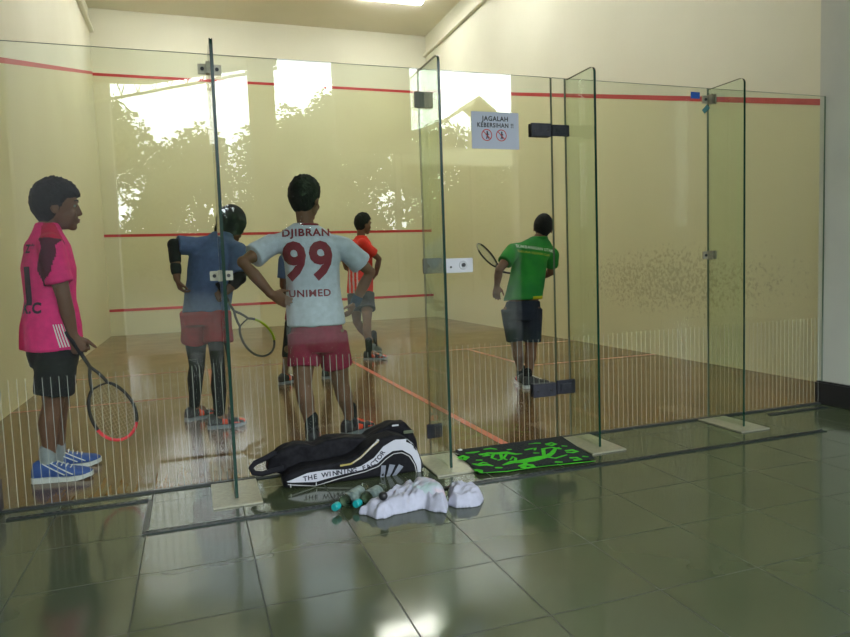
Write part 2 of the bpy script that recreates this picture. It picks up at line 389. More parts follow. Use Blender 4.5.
door = panel(XJ[2], XJ[3], 'glass_door', 'clear glass door with notice sheet, silver lock and black corner fittings', 'glass door')
panel(XJ[3], XJ[4], 'glass_screen', 'very narrow clear glass strip just right of the glass door')
panel(XJ[4], XJ[5], 'glass_screen', 'clear glass wall panel between the last two glass fins on the right')
panel(XJ[5], XJ[6], 'glass_screen', 'clear glass wall panel at far right, beside the pillar')
# bottom channel
bm = bmesh.new(); box(bm, GX0, XJ[2], -.02, .008, 0, .009); box(bm, XJ[3], GX1, -.02, .008, 0, .009)
tag(link('floor_channel', bm, mat('dark_channel', (.03, .035, .035), .4, .3)), 'thin dark metal channel holding the bottom edge of the glass wall', 'channel')

def disc(bm, c, r, d, n=14, axis=V((0, -1, 0)), mi=0):
    s, u = frame(axis); rings(bm, [(V(c), s * r, u * r), (V(c) + axis * d, s * r, u * r)], n, mi)
def fin(x, lab, fit):
    r = empty('glass_fin', (x, -.15, 0), lab, 'glass fin')
    bm = bmesh.new(); y1, y0, h, rr = -GT - .004, -.305, 2.115, .035
    poly = [(y1, .006), (y0, .006)] + [(y0 + rr - rr * math.cos(a), h - rr + rr * math.sin(a)) for a in [PI / 2 * k / 6 for k in range(7)]] + [(y1, h)]
    a = [bm.verts.new((x - .0075, p, q)) for p, q in poly]; b = [bm.verts.new((x + .0075, p, q)) for p, q in poly]; n = len(poly)
    bm.faces.new(a); bm.faces.new(list(reversed(b)))
    for k in range(n): bm.faces.new((a[(k + 1) % n], a[k], b[k], b[(k + 1) % n])).material_index = 1 if k < n - 1 else 0
    put(link('pane', bm, [FINGL, GEDGE]), r)
    bm = bmesh.new(); box(bm, x - .11, x + .11, -.40, -.03, 0.0005, .009, 0, .002); put(link('floor_plate', bm, STEEL), r)
    for z in fit:
        bm = bmesh.new(); box(bm, x - .055, x - .008, -GT - .012, -GT, z - .024, z + .024, 0, .002); box(bm, x + .008, x + .055, -GT - .012, -GT, z - .024, z + .024, 0, .002)
        box(bm, x - .018, x - .007, -GT - .05, -GT, z - .028, z + .028, 0, .002); box(bm, x + .007, x + .018, -GT - .05, -GT, z - .028, z + .028, 0, .002)
        cl = put(link('clamp', bm, STEEL), r)
        for s in (-1, 1):
            bm = bmesh.new(); disc(bm, (x + s * .034, -GT - .012, z), .009, .005); put(link('bolt', bm, BLACK), cl)
    return r
fin(1.58, 'tall glass fin left of the racket bag, edge-on to the viewer', (2.05, 1.05))
fin(2.66, 'tall glass fin between the racket bag and the green patterned mat', ())
fin(3.565, 'tall glass fin at the right end of the green patterned mat', ())
fin(4.60, 'tall glass fin furthest right, with small metal clamps', (2.05, 1.07))
# fittings of the door (move with it)
def plate(x0, x1, z0, z1, m, name, root, th=.014, bolts=()):
    bm = bmesh.new(); box(bm, x0, x1, -GT - th, -GT, z0, z1, 0, .003); box(bm, x0, x1, 0, th, z0, z1, 0, .003)
    o = put(link(name, bm, m), root)
    if bolts:
        for (x, z) in bolts:
            bm = bmesh.new(); disc(bm, (x, -GT - th, z), .008, .004); put(link('bolt', bm, BLACK), o)
    return o
plate(3.325, 3.455, 1.785, 1.86, DARKM, 'patch_fitting', door, .016, ((3.35, 1.82), (3.43, 1.82)))
plate(3.30, 3.455, .265, .345, DARKM, 'patch_fitting', door, .016, ((3.33, .3), (3.42, .3)))
lk = plate(2.765, 2.935, 1.02, 1.10, CHROME, 'lock', door, .02)
bm = bmesh.new(); disc(bm, (2.875, -GT - .02, 1.062), .011, .012, 16); disc(bm, (2.80, -GT - .02, 1.052), .006, .004); put(link('keyhole', bm, BLACK), lk)
bm = bmesh.new(); rings(bm, [(V((2.875, -GT - .0205, 1.062)), V((.026, 0, 0)), V((0, 0, .026))), (V((2.875, -GT - .022, 1.062)), V((.024, 0, 0)), V((0, 0, .024)))], 20); put(link('rosette', bm, mat('rosette_silver', (.75, .75, .8), .25, .4)), lk)
for n, (x0, x1, z0, z1, m, lab) in enumerate(((2.64, 2.75, 1.02, 1.105, GREYM, 'square grey metal strike plate left of the silver door lock'), (2.625, 2.73, 1.915, 2.0, GREYM, 'square grey metal plate near the top of the glass, left of the notice sheet'), (2.63, 2.72, .10, .18, DARKM, 'square black fitting low on the glass beside the racket bag'),
        (3.461, 3.575, 1.79, 1.855, DARKM, 'black upper hinge patch right of the notice sheet, across two glass fins'), (3.461, 3.585, .27, .355, DARKM, 'black lower hinge patch near the feet of the green shirt player'))):
    bm = bmesh.new(); box(bm, x0, x1, -GT - .015, -GT - .001, z0, z1, 0, .003)
    if n > 2: box(bm, x0 + .02, x1 - .03, -GT - .024, -GT - .015, z0 + .02, z1 - .02, 0, .003)
    o = link('metal_plate' if n < 3 else 'hinge_patch', bm, m); tag(o, lab, 'fitting')
# notice
NX0, NX1, NZ0, NZ1 = 2.957, 3.25, 1.708, 1.912
sign = empty('notice_sheet', ((NX0 + NX1) / 2, -GT - .002, 1.7), 'white paper notice in Indonesian with two red prohibition circles, stuck on the glass door', 'notice')
bm = bmesh.new(); box(bm, NX0, NX1, -GT - .003, -GT - .001, NZ0, NZ1); put(link('paper', bm, mat('notice_paper', (.62, .66, .80), .6)), sign)
INK = mat('black_ink', (.02, .02, .035), .6); REDI = mat('red_ink', (.65, .05, .05), .6)
def flat_text(body, size, c, m, root, name='lettering', bold=.0, yoff=-GT - .0038, sx=1):
    bm = text_mesh(body, size, bold)
    for v in bm.verts: v.co = V((c[0] + v.co.x * sx, yoff, c[1] + v.co.y))
    return put(link(name, bm, m), root)
cxn = (NX0 + NX1) / 2
flat_text('JAGALAH', .036, (cxn, 1.874), INK, sign, bold=.0010, sx=.98); flat_text('KEBERSIHAN !!', .034, (cxn, 1.838), INK, sign, bold=.0009, sx=.92)
for k, sx_ in enumerate((-.055, .035)):
    bm = bmesh.new(); c = V((cxn + sx_, -GT - .0042, 1.784)); n = 28
    for j in range(n):
        a, b = 2 * PI * j / n, 2 * PI * (j + 1) / n; P = lambda r, t_: c + V((r * math.cos(t_), 0, r * math.sin(t_)))
        quad(bm, P(.028, a), P(.028, b), P(.033, b), P(.033, a))
    d = V((math.cos(-PI / 4), 0, math.sin(-PI / 4))); e = V((-d.z, 0, d.x)) * .0025
    if k == 1: d = V((math.cos(-PI / 4), 0, math.sin(-PI / 4)))
    quad(bm, c - d * .03 - e, c + d * .03 - e, c + d * .03 + e, c - d * .03 + e)
    put(link('prohibition_circle', bm, REDI), sign)
    bm = bmesh.new(); c2 = c + V((0.003, .0006, 0)); rings(bm, [(c2 + V((0, 0, .017)), V((.005, 0, 0)), V((0, 0, .005))), (c2 + V((0, -.0002, .017)), V((.005, 0, 0)), V((0, 0, .005)))], 10)
    def st(a, b, w=.0028):
        a = c2 + V((a[0], 0, a[1])); b = c2 + V((b[0], 0, b[1])); d_ = (b - a).normalized(); e_ = V((-d_.z, 0, d_.x)) * w; quad(bm, a - e_, b - e_, b + e_, a + e_)
    st((0, .013), (.001, -.004), .004); st((0, -.003), (-.006, -.021)); st((0, -.003), (.007, -.02)); st((.0, .009), (-.009, 0), .002); st((0, .009), (.01, .002), .002)
    put(link('pictogram', bm, INK), sign)
# small stickers
bm = bmesh.new(); box(bm, 4.46, 4.53, -GT - .002, -GT - .0005, 2.055, 2.095); tag(link('blue_sticker', bm, mat('blue_vinyl', (.01, .10, .45), .4)), 'small blue rectangular sticker at the top of the glass on the right', 'sticker')
bm = bmesh.new(); box(bm, 4.53, 4.585, -GT - .016, -GT - .014, 1.965, 1.995)
for v in bm.verts:
    q = v.co - V((4.557, 0, 1.98)); a = .75; v.co = V((4.565 + q.x * math.cos(a) - q.z * math.sin(a), v.co.y, 1.99 + q.x * math.sin(a) + q.z * math.cos(a)))
tag(link('teal_tape', bm, mat('teal_tape_vinyl', (.10, .28, .30), .4)), 'tilted teal strip of tape hanging below the upper clamp on the right', 'tape')

# ------------------------------------------------------------------ lamps
lampM = mat('lamp_diffuser', (1, 1, 1), .4, emit=(1, .985, .93), es=92)
def lamp(x, y, lab=None):
    r = empty('ceiling_light', (x, y, TOP), lab, 'ceiling light', 'fluorescent ceiling lights over the court')
    bm = bmesh.new(); box(bm, x - .64, x + .64, y - .075, y + .075, TOP - .05, TOP, 0, .006); put(link('housing', bm, mat('lamp_housing', (.8, .8, .75), .5)), r)
    bm = bmesh.new(); box(bm, x - .62, x + .62, y - .065, y + .065, TOP - .085, TOP - .051, 0, .01); put(link('diffuser', bm, lampM), r)
for i, (x, y) in enumerate(((4.95, 7.98), (1.5, 7.98), (4.95, 5.1), (1.5, 5.1), (4.3, 2.2))):
    lamp(x, y, 'bright tube light on the court ceiling, near the front wall' if i == 0 else 'tube light fixed to the court ceiling, out of the photo')
def area(name, loc, rot, sx, sy, e, col):
    l = bpy.data.lights.new(name, 'AREA'); l.shape = 'RECTANGLE'; l.size = sx; l.size_y = sy; l.energy = e; l.color = col
    o = bpy.data.objects.new(name, l); COL.objects.link(o); o.location = loc; o.rotation_euler = rot; return o

# ------------------------------------------------------------------ people
SKIN = mottled('brown_skin', (.165, .078, .046), (.14, .066, .038), 14, .55, .35)
SKIN2 = mottled('light_brown_skin', (.19, .095, .060), (.16, .08, .05), 14, .55, .35)
HAIR = mottled('black_hair', (.006, .006, .008), (.012, .011, .013), 70, .75, .2, .8)
EYEW = mat('eye_white', (.20, .24, .22), .5); EYED = mat('dark_iris', (.02, .01, .008), .2)
LIP = mat('lip_skin', (.22, .085, .065), .5)
def smooth(a, b, x):
    t_ = max(0, min(1, (x - a) / (b - a))); return t_ * t_ * (3 - 2 * t_)
def lerp(a, b, t_): return a + (b - a) * t_
def hand(bm, wr, d, n, t_, curl, hs=1.0, spread=.10, thumb=.5, radii=1.0):
    """palm and five fingers; d = along the hand, n = palm side, t_ = thumb side"""
    d = d.normalized(); n = (n - d * n.dot(d)).normalized(); t_ = (t_ - d * t_.dot(d) - n * t_.dot(n)).normalized()
    rings(bm, [(wr - d * .02 * hs, t_ * .025 * hs, n * .019 * hs), (wr + d * .02 * hs, t_ * .030 * hs, n * .017 * hs), (wr + d * .06 * hs, t_ * .038 * hs, n * .015 * hs), (wr + d * .085 * hs, t_ * .037 * hs, n * .012 * hs)], 14)
    for k, (o, L) in enumerate(((.030, .070), (.010, .079), (-.011, .073), (-.031, .057))):
        b = wr + d * (.082 - abs(o) * .18) * hs + t_ * o * hs
        a = 0; p = b; pts = [b - d * .015 * hs, b]
        dd = (d + t_ * o * spread * 22 * .35).normalized()
        for seg, ca in ((.45, curl[0]), (.31, curl[1]), (.24, curl[2])):
            a += ca; v = dd * math.cos(a) + n * math.sin(a); p = p + v * L * seg * hs; pts.append(p)
        r = .0088 * hs * radii * (.9 if k == 3 else 1); limb(bm, pts, [r, r, r * .94, r * .88, r * .74], 8)
    b = wr + d * .022 * hs + t_ * .022 * hs
    v1 = (t_ * .75 + d * .65 + n * .25).normalized(); v2 = (t_ * (.5 - thumb * .5) + d * .8 + n * thumb * .8).normalized()
    limb(bm, [b, b + v1 * .035 * hs, b + v1 * .035 * hs + v2 * .03 * hs, b + v1 * .035 * hs + v2 * .054 * hs], [.0125 * hs, .0105 * hs, .0095 * hs, .008 * hs], 8)

def make_head(bm, H, f, u, k=1.0):
    """skull, jaw, nose, brow, lips, ears; H is the centre at eye height"""
    s = f.cross(u).normalized(); A = (s, f, u)
    ball(bm, H + u * .018 * k, (.073 * k, .092 * k, .096 * k), A, 20)
    ball(bm, H + f * .030 * k - u * .042 * k, (.056 * k, .060 * k, .068 * k), A, 18)
    ball(bm, H + f * .066 * k - u * .095 * k, (.024 * k, .022 * k, .018 * k), A, 12)
    limb(bm, [H + f * .088 * k + u * .004 * k, H + f * .100 * k - u * .031 * k], [.009 * k, .0120 * k], 10)
    for q in (-1, 1):
        ball(bm, H + f * .094 * k - u * .036 * k + s * q * .011 * k, .009 * k, None, 8)
        ball(bm, H + f * .068 * k - u * .035 * k + s * q * .036 * k, (.018 * k, .018 * k, .02 * k), A, 10)
        ball(bm, H + f * .083 * k + u * .020 * k + s * q * .03 * k, (.022 * k, .009 * k, .007 * k), A, 10)
        ball(bm, H - f * .008 * k - u * .012 * k + s * q * .078 * k, (.009 * k, .020 * k, .032 * k), A, 12)
    ball(bm, H + f * .089 * k - u * .060 * k, (.023 * k, .010 * k, .006 * k), A, 10)
    ball(bm, H + f * .087 * k - u * .072 * k, (.020 * k, .010 * k, .007 * k), A, 10)
def face_bits(root, H, f, u, k):
    s = f.cross(u).normalized()
    for q in (-1, 1):
        bm = bmesh.new(); c = H + f * .072 * k + s * q * .031 * k + u * .002 * k
        ball(bm, c, (.0125 * k, .0115 * k, .008 * k), (s, f, u), 12); ball(bm, c + f * .0085 * k, (.0062 * k, .0045 * k, .0060 * k), (s, f, u), 8, 1)
        put(link('eye', bm, [EYEW, EYED], smooth=True), root)
        bm = bmesh.new(); tube(bm, [H + f * .092 * k + s * q * .014 * k + u * .022 * k, H + f * .090 * k + s * q * .032 * k + u * .029 * k, H + f * .076 * k + s * q * .050 * k + u * .024 * k], [.003 * k, .004 * k, .0025 * k], 6)
        put(link('eyebrow', bm, HAIR), root)
    bm = bmesh.new(); ball(bm, H + f * .095 * k - u * .061 * k, (.018 * k, .006 * k, .004 * k), (s, f, u), 10); ball(bm, H + f * .093 * k - u * .070 * k, (.016 * k, .006 * k, .005 * k), (s, f, u), 10)
    put(link('lips', bm, LIP, smooth=True), root)
def make_hair(root, H, f, u, k=1.0, seed=1, spiky=.010, long_=0.0, fringe=0.0):
    s = f.cross(u).normalized(); bm = bmesh.new()
    bmesh.ops.create_uvsphere(bm, u_segments=56, v_segments=40, radius=1); off = V((seed * 5.3, seed * 2.1, 0))
    C0 = H + u * .018 * k
    for v in bm.verts:
        d = v.co.normalized(); df, du, ds = d.y, d.z, d.x
        line = -.74 - long_ + .05 * noise.noise(d * 6 - off) + (1.12 + long_ - fringe) * smooth(-.22, .60, df) - .10 * smooth(.45, .8, abs(ds)) * smooth(-.2, .3, df)
        m_ = smooth(-.06, .09, du - line)
        n_ = noise.noise(d * 7 + off) + .8 * noise.noise(d * 17 + off)
        m3 = smooth(.0, .55, du - line); rr = lerp(.86, 1.00 + .17 * m3 + spiky * 9 * n_ * (.4 + max(0, du)) * m3 + .035 * max(0, df) * max(0, du), m_)
        nape = smooth(-.1, .5, -df) * smooth(0, .6, -du)
        tuft = 1 + .12 * smooth(.45, .8, df) * smooth(.15, .35, du) * (1 - smooth(.55, .85, du)) * m_ * (1 + noise.noise(d * 12 + off))
        v.co = C0 + s * ds * .076 * k * rr * (1 - .12 * nape) + f * df * .095 * k * rr * tuft + u * du * .099 * k * rr * (1 + .42 * nape)
    return put(link('hair', bm, HAIR, smooth=True), root)

def make_shoe(root, heel, d, side, mats, k=1.0, pitch=0.0, trim=None, lines=0):
    """d = heading (horizontal); heel = point on the ground under the heel"""
    d = V((d.x, d.y, 0)).normalized(); up = V((0, 0, 1)); rt = d.cross(up)
    M = Matrix.Rotation(pitch, 3, rt)
    L = .275 * k; prof = [(0.00, .024, .062, .030), (.03, .032, .088, .030), (.10, .037, .098, .0), (.25, .040, .100, 0), (.36, .042, .090, 0), (.50, .045, .070, 0), (.66, .049, .056, 0), (.82, .046, .047, 0), (.93, .036, .038, 0), (1.0, .016, .028, 0)]
    piv = heel + d * L * .8 if pitch else heel
    def T(p): return piv + M @ (p - piv)
    bm = bmesh.new(); rl = []
    for t_, w, h, _ in prof:
        c = heel + d * L * t_ + up * (.014 * k + h * k * .5) + side * .006 * k * math.sin(t_ * 3); rl.append((c, rt * w * k, up * h * k * .5))
    rings(bm, rl, 20)
    for v in bm.verts:
        if v.co.z < heel.z + .016 * k: v.co.z = heel.z + .016 * k
        v.co = T(v.co)
    def cf(c, n):
        if trim is None: return 0
        q = (c - heel).dot(d) / L; z = c.z - heel.z
        return 1 if (math.sin(q * 26 + z * 60) > .35 and z > .03 * k and q > .18) else 0
    for f_ in bm.faces: f_.material_index = cf(f_.calc_center_median(), None) if trim is not None else 0
    bmesh.ops.subdivide_edges(bm, edges=bm.edges, cuts=1, use_grid_fill=True)
    sh = put(link('shoe', bm, [mats[0], mats[2] if trim is not None else mats[0]], smooth=True), root)
    bm = bmesh.new(); a = []; b = []; n = 26
    def wid(t_):
        for (t0, w0, _, _), (t1, w1, _, _) in zip(prof, prof[1:]):
            if t0 <= t_ <= t1: return lerp(w0, w1, (t_ - t0) / (t1 - t0))
        return .02
    ol = [(t_, 1) for t_ in [j / n for j in range(n + 1)]] + [(t_, -1) for t_ in [j / n for j in range(n, -1, -1)]]
    vs0, vs1 = [], []
    for t_, q in ol:
        tt = -.015 + t_ * 1.03; p = heel + d * L * tt + rt * q * (wid(t_) + .003) * k * (.97 if 0 < t_ < 1 else .8) + side * .006 * k * math.sin(t_ * 3)
        lift = .012 * k * smooth(.75, 1, t_); hgt = .028 * k - .006 * k * smooth(.3, .7, t_)
        vs0.append(bm.verts.new(T(p + up * (.001 + lift)))); vs1.append(bm.verts.new(T(p + up * (hgt + lift))))
    bm.faces.new(list(reversed(vs0))); bm.faces.new(vs1); m_ = len(ol)
    for j in range(m_): bm.faces.new((vs0[j], vs0[(j + 1) % m_], vs1[(j + 1) % m_], vs1[j]))
    bmesh.ops.remove_doubles(bm, verts=bm.verts, dist=.0005); bmesh.ops.recalc_face_normals(bm, faces=bm.faces)
    put(link('sole', bm, mats[1]), sh)
    if lines:
        for a_, b_ in ((.20, .58), (.34, .72)):
            bm = bmesh.new()
            for q in (-1, 1):
                tube(bm, [heel + d * L * lerp(a_, b_, j / 6) + rt * q * (wid(lerp(a_, b_, j / 6)) * math.sqrt(max(.1, 1 - (.75 - .9 * j / 6) ** 2)) + .002) * k + up * (.014 + lerp(.085, .022, j / 6) ) * k for j in range(7)], .0028 * k, 6)
            put(link('side_stripe', bm, mats[3]), sh)
    bm = bmesh.new()
    for j in range(5):
        t_ = .36 + j * .075; h = (.090 - (t_ - .36) * .11) * k
        c = heel + d * L * t_ + up * (.016 * k + h)
        tube(bm, [T(c + rt * .024 * k - up * .008 * k), T(c + up * .002 * k + d * .004), T(c - rt * .024 * k - up * .008 * k)], .003 * k, 6)
    put(link('lace', bm, mats[3] if len(mats) > 3 else mats[1]), sh)
    return sh

def build_person(name, P, label, parts):
    """P: joints in world space. One continuous skin body; clothing and hair are children."""
    k = P['k']; g = P.get('girth', 1.0)
    base = V(((P['aL'].x + P['aR'].x) / 2, (P['aL'].y + P['aR'].y) / 2, 0))
    root = empty(name, base, label, 'person', None)
    f, u = P['hf'].normalized(), P['hu'].normalized(); u = (u - f * u.dot(f)).normalized()
    H = P['head']; hk = P.get('hk', 1.0)
    bm = bmesh.new()
    make_head(bm, H, f, u, hk)
    nb = P['neck']; limb(bm, [nb - (P['neck'] - P['chest']).normalized() * .03, nb, H - u * .05 * hk - f * .022 * hk], [.062 * k, .052 * k, .050 * k])
    sh_ax = (P['sR'] - P['sL']).normalized(); hip_ax = (P['hR'] - P['hL']).normalized()
    pel = (P['hL'] + P['hR']) / 2; up1 = (P['chest'] - pel).normalized()
    def fa(ax): return ax.cross(up1).normalized()
    mid = (pel + P['chest']) / 2; mx = ((sh_ax + hip_ax) / 2).normalized()
    P['ax'] = (sh_ax, hip_ax, mx)
    SH = (P['sR'] - P['sL']).length / 2
    rings(bm, [(pel - up1 * .05 * k, hip_ax * .12 * k * g, fa(hip_ax) * .09 * k * g), (pel + up1 * .02 * k, hip_ax * .155 * k * g, fa(hip_ax) * .112 * k * g), (pel + up1 * .11 * k, mx * .138 * k * g, fa(mx) * .098 * k * g), (mid + up1 * .04 * k, mx * .13 * k * g, fa(mx) * .095 * k * g), (P['chest'] - up1 * .02 * k, sh_ax * .148 * k * g, fa(sh_ax) * .108 * k * g),
               (lerp(P['chest'], nb, .55), sh_ax * SH * .86, fa(sh_ax) * .09 * k * g), (lerp(P['chest'], nb, .86), sh_ax * SH * .6, fa(sh_ax) * .06 * k), (nb, sh_ax * .06 * k, fa(sh_ax) * .055 * k)], 24)
    for q in 'LR':
        limb(bm, [P['s' + q], P['e' + q] * .55 + P['s' + q] * .45, P['e' + q], P['e' + q] * .6 + P['w' + q] * .4, P['w' + q]], [.052 * k * g, .044 * k * g, .036 * k * g, .037 * k * g, .026 * k])
        limb(bm, [lerp(P['chest'], nb, .7) + (P['s' + q] - lerp(P['chest'], nb, .7)) * .5, P['s' + q]], [.05 * k, .055 * k])
        h_, kn, an = P['h' + q], P['k' + q], P['a' + q]
        back = P.get('calf', -P['bf']).normalized() * .014 * k
        limb(bm, [h_, lerp(h_, kn, .35), kn, lerp(kn, an, .3) + back, lerp(kn, an, .7), an], [.088 * k * g, .078 * k * g, .052 * k * g, .054 * k * g, .038 * k, .034 * k])
        hd = P['hand' + q]; hand(bm, P['w' + q], hd[0], hd[1], hd[2], hd[3], P.get('hs', 1.0) * k)
        fd = P['f' + q]; fd = V((fd.x, fd.y, 0)).normalized(); limb(bm, [an, an + fd * .08 * k + V((0, 0, -.035 * k))], [.034 * k, .03 * k])
    # feet are inside the shoes
    body = remeshed('body', bm, P.get('skin', SKIN), voxel=.006, smooth=3); put(body, root)
    face_bits(root, H, f, u, hk)
    if parts.get('hair', 1): make_hair(root, H, f, u, hk, **parts.get('hairargs', {}))
    # shirt
    sm = parts['shirt']; E_ = parts.get('ease', .018)
    bm = bmesh.new(); hem = P.get('hem', pel + up1 * .0); hx = P.get('hemax', hip_ax)
    gw = parts.get('hemw', .172) * k * g; gd = parts.get('hemd', .135) * k * g
    uph = (P['chest'] - hem).normalized()
    def fb(ax): return ax.cross(uph).normalized()
    rings(bm, [(hem, hx * gw, fb(hx) * gd), (lerp(hem, P['chest'], .3), mx * gw * .98, fb(mx) * gd * .97), (lerp(hem, P['chest'], .6), mx * (.146 * k * g + E_), fb(mx) * (.106 * k * g + E_)), (P['chest'], sh_ax * (.152 * k * g + E_), fa(sh_ax) * (.112 * k * g + E_)),
               (lerp(P['chest'], nb, .55), sh_ax * (SH * .92), fa(sh_ax) * (.094 * k * g + E_ * .8)), (lerp(P['chest'], nb, .86), sh_ax * (SH * .62), fa(sh_ax) * (.066 * k + E_ * .6)), (nb + (nb - P['chest']).normalized() * .012, sh_ax * .070 * k, fa(sh_ax) * .062 * k)], 28)
    sl = parts.get('sleeve', .72)
    for q in 'LR':
        S, Ee = P['s' + q], P['e' + q]; dd = (Ee - S).normalized()
        inner = lerp(P['chest'], nb, .72); sl_q = parts.get('sleeve' + q, sl)
        limb(bm, [inner + (S - inner) * .55, S], [.058 * k * g, .062 * k * g + .004])
        tube(bm, [S, lerp(S, Ee, sl_q * .5), lerp(S, Ee, sl_q)], [.062 * k * g + .004, .062 * k * g + .006, parts.get('cuff', .062) * k * g + .008], 16)
    sw = folds(parts.get('seed', 1), .0075, 8)
    shirt = remeshed('shirt', bm, parts['shirtmats'] if 'shirtmats' in parts else sm, voxel=.008, smooth=3, wrinkle=sw, colorfn=parts.get('shirtfn')); put(shirt, root)
    # shorts
    bm = bmesh.new(); wst = pel + up1 * .10 * k
    rings(bm, [(pel - up1 * .08 * k, hip_ax * .145 * k * g, fa(hip_ax) * .115 * k * g), (pel + up1 * .0 * k, hip_ax * .168 * k * g, fa(hip_ax) * .128 * k * g), (wst, hip_ax * .150 * k * g, fa(hip_ax) * .112 * k * g)], 24)
    sf = parts.get('shortsfrac', .8)
    for q in 'LR':
        h_, kn = P['h' + q], P['k' + q]
        fr = parts.get('shorts' + q, sf); r1 = parts.get('legw', .095) * k * g
        tube(bm, [h_ + V((0, 0, .03)), lerp(h_, kn, fr * .5), lerp(h_, kn, fr)], [.10 * k * g, .098 * k * g, r1], 18)
    shorts = remeshed('shorts', bm, parts['shorts'], voxel=.008, smooth=3, wrinkle=folds(parts.get('seed', 1) + 5, .008, 9)); put(shorts, root)
    return root, body, shirt, shorts

def sleeve_piece(root, name, pts, radii, m, seed=2):
    bm = bmesh.new(); limb(bm, pts, radii); return put(remeshed(name, bm, m, .006, 2, folds(seed, .002, 14)), root)

def racket(G0, G1, tipdir, nrm, lab, frame_cols, hlen=.0, scale=1.0):
    """G0 butt of the grip, G1 end of the shaft where the throat opens, tipdir from throat to tip; nrm = normal of the string face"""
    r = empty('squash_racket', G0, lab, 'racket')
    d = tipdir.normalized(); n = (nrm - d * nrm.dot(d)).normalized(); s = d.cross(n)
    gd = (G1 - G0)
    bm = bmesh.new(); tube(bm, [G0, G0 + gd * .02, G0 + gd * .62, G0 + gd * .64], [.015, .0165, .0145, .011], 10, flat=.85); put(link('grip', bm, frame_cols[2], smooth=True), r)
    HL, HW = .285 * scale, .092 * scale; th = .09 * scale
    c = G1 + d * (th + HL * .48)
    def pt(a):
        w = HW * (1 + .10 * math.sin(a)); return c + d * (math.sin(a) * HL * .5) + s * (math.cos(a) * w)
    # frame: throat arms and hoop, two colours
    a0 = -PI * .36
    hoop = [pt(a0 + (PI + .72 * PI) * j / 40) for j in range(41)]
    pts = [G1] + [lerp(G1, hoop[0], q) + s * .006 * math.sin(q * PI) for q in (.35, .7)] + hoop
    pts += [lerp(G1, hoop[-1], q) - s * .006 * math.sin(q * PI) for q in (.7, .35)] + [G1]
    bm = bmesh.new(); tube(bm, [G0 + gd * .6, G1], [.010, .0095], 8); n1 = len(pts)
    lo = int(n1 * frame_cols[3]); hi = int(n1 * frame_cols[4])
    tube(bm, pts[:lo + 1], .0065, 8, 0, flat=1.35); tube(bm, pts[lo:hi + 1], .0065, 8, 1, flat=1.35); tube(bm, pts[hi:], .0065, 8, 0, flat=1.35)
    tube(bm, [pt(-PI * .36 - .0), c - d * HL * .50 + d * .012, pt(PI + PI * .36)], .0055, 8, 0)
    put(link('frame', bm, [frame_cols[0], frame_cols[1]], smooth=True), r)
    bm = bmesh.new()
    for j in range(-6, 7):
        o = j / 7 * HW; hh = math.sqrt(1 - (j / 7) ** 2) * HL * .49
        tube(bm, [c + s * o - d * hh, c + s * o + d * hh], .0007, 4)
    for j in range(-8, 9):
        o = j / 9 * HL * .5; hh = math.sqrt(1 - (j / 9) ** 2) * HW * (1 + .1 * j / 9)
        tube(bm, [c + d * o - s * hh, c + d * o + s * hh], .0007, 4)
    put(link('strings', bm, mat('racket_string', (.35, .35, .30), .5)), r)
    return r

Z = V((0, 0, 1))
RELAX = (.35, .4, .3); FIST = (1.25, 1.35, .9); HALF = (.6, .7, .4)
PINK = fabric('pink_jersey', (.86, .03, .24)); PINKD = fabric('dark_shoulder_print', (.10, .012, .035)); PINKR = fabric('red_shoulder_print', (.58, .01, .07))
WHT = mat('white_print', (.8, .75, .8), .7)
DARKINK = mat('dark_print', (.03, .01, .04), .7)
BLUESHOE = mat('blue_shoe_knit', (.03, .085, .33), .6); WSOLE = mat('white_rubber_sole', (.62, .64, .66), .5); SOCK = fabric('grey_sock', (.28, .31, .34))
BLKF = fabric('black_fabric', (.012, .012, .016)); ORANGE = mat('orange_shoe_mesh', (.75, .07, .02), .6); BLKS = mat('black_shoe_mesh', (.02, .02, .025), .6)
GREYSOLE = mat('grey_rubber_sole', (.16, .19, .22), .6)

# ---- person in pink, left
Y0 = .50
fdir = V((.93, .36, 0)).normalized(); sd = fdir.cross(Z)       # sd points to the right-hand side (towards the viewer)
P = dict(k=.93, girth=1.05, hs=1.15, bf=fdir, calf=-fdir)
nk = at(50, 226, Y0); P['neck'] = nk + V((0, 0, -.0)) - fdir * .01
P['chest'] = at(49, 268, Y0); pel = at(53, 352, Y0)
P['sR'] = at(50, 246, Y0 - .14) + V((0, 0, 0)); P['sL'] = P['sR'] - sd * .31
P['hR'] = pel + sd * .08 - fdir * .0; P['hL'] = pel - sd * .08
P['eR'] = at(64, 298, Y0 - .16); P['wR'] = at(73, 336, Y0 - .13)
P['eL'] = P['sL'] + V((-.02, .03, -.28)); P['wL'] = P['eL'] + V((.03, -.02, -.20))
P['kR'] = at(53, 405, .44); P['aR'] = at(48, 462, .44); P['aR'].z = .085
P['kL'] = at(60, 398, .62); P['aL'] = at(58, 452, .65); P['aL'].z = .085
P['fR'] = V((.95, -.05, 0)); P['fL'] = V((.95, .2, 0))
hdir = V((.35, -.02, -1)); P['handR'] = (hdir, V((.2, .9, .1)), V((.9, -.1, .3)), FIST); P['handL'] = (V((.1, 0, -1)), sd, V((1, 0, .3)), RELAX)
P['hf'] = V((.96, .18, -.04)); P['hu'] = V((.03, 0, 1)); P['head'] = at(56, 206, Y0) ; P['hk'] = 1.12; P['hem'] = at(52, 349, Y0)
P['skin'] = SKIN
nkz = P['neck'].z
def pinkfn(c, n):
    p = c + V((0, 0, 0)); r = noise.noise(p * 9) * .03
    h = (p - P['sR'])
    near = (V((h.x * 1.0, h.y * .6, 0)).length + r)
    if p.z > P['sR'].z - .20 and h.dot(sd) > -.10 and near < .055 and p.z < nkz + .02: return 1 if p.z < P['sR'].z + .035 + r else 2
    return 0
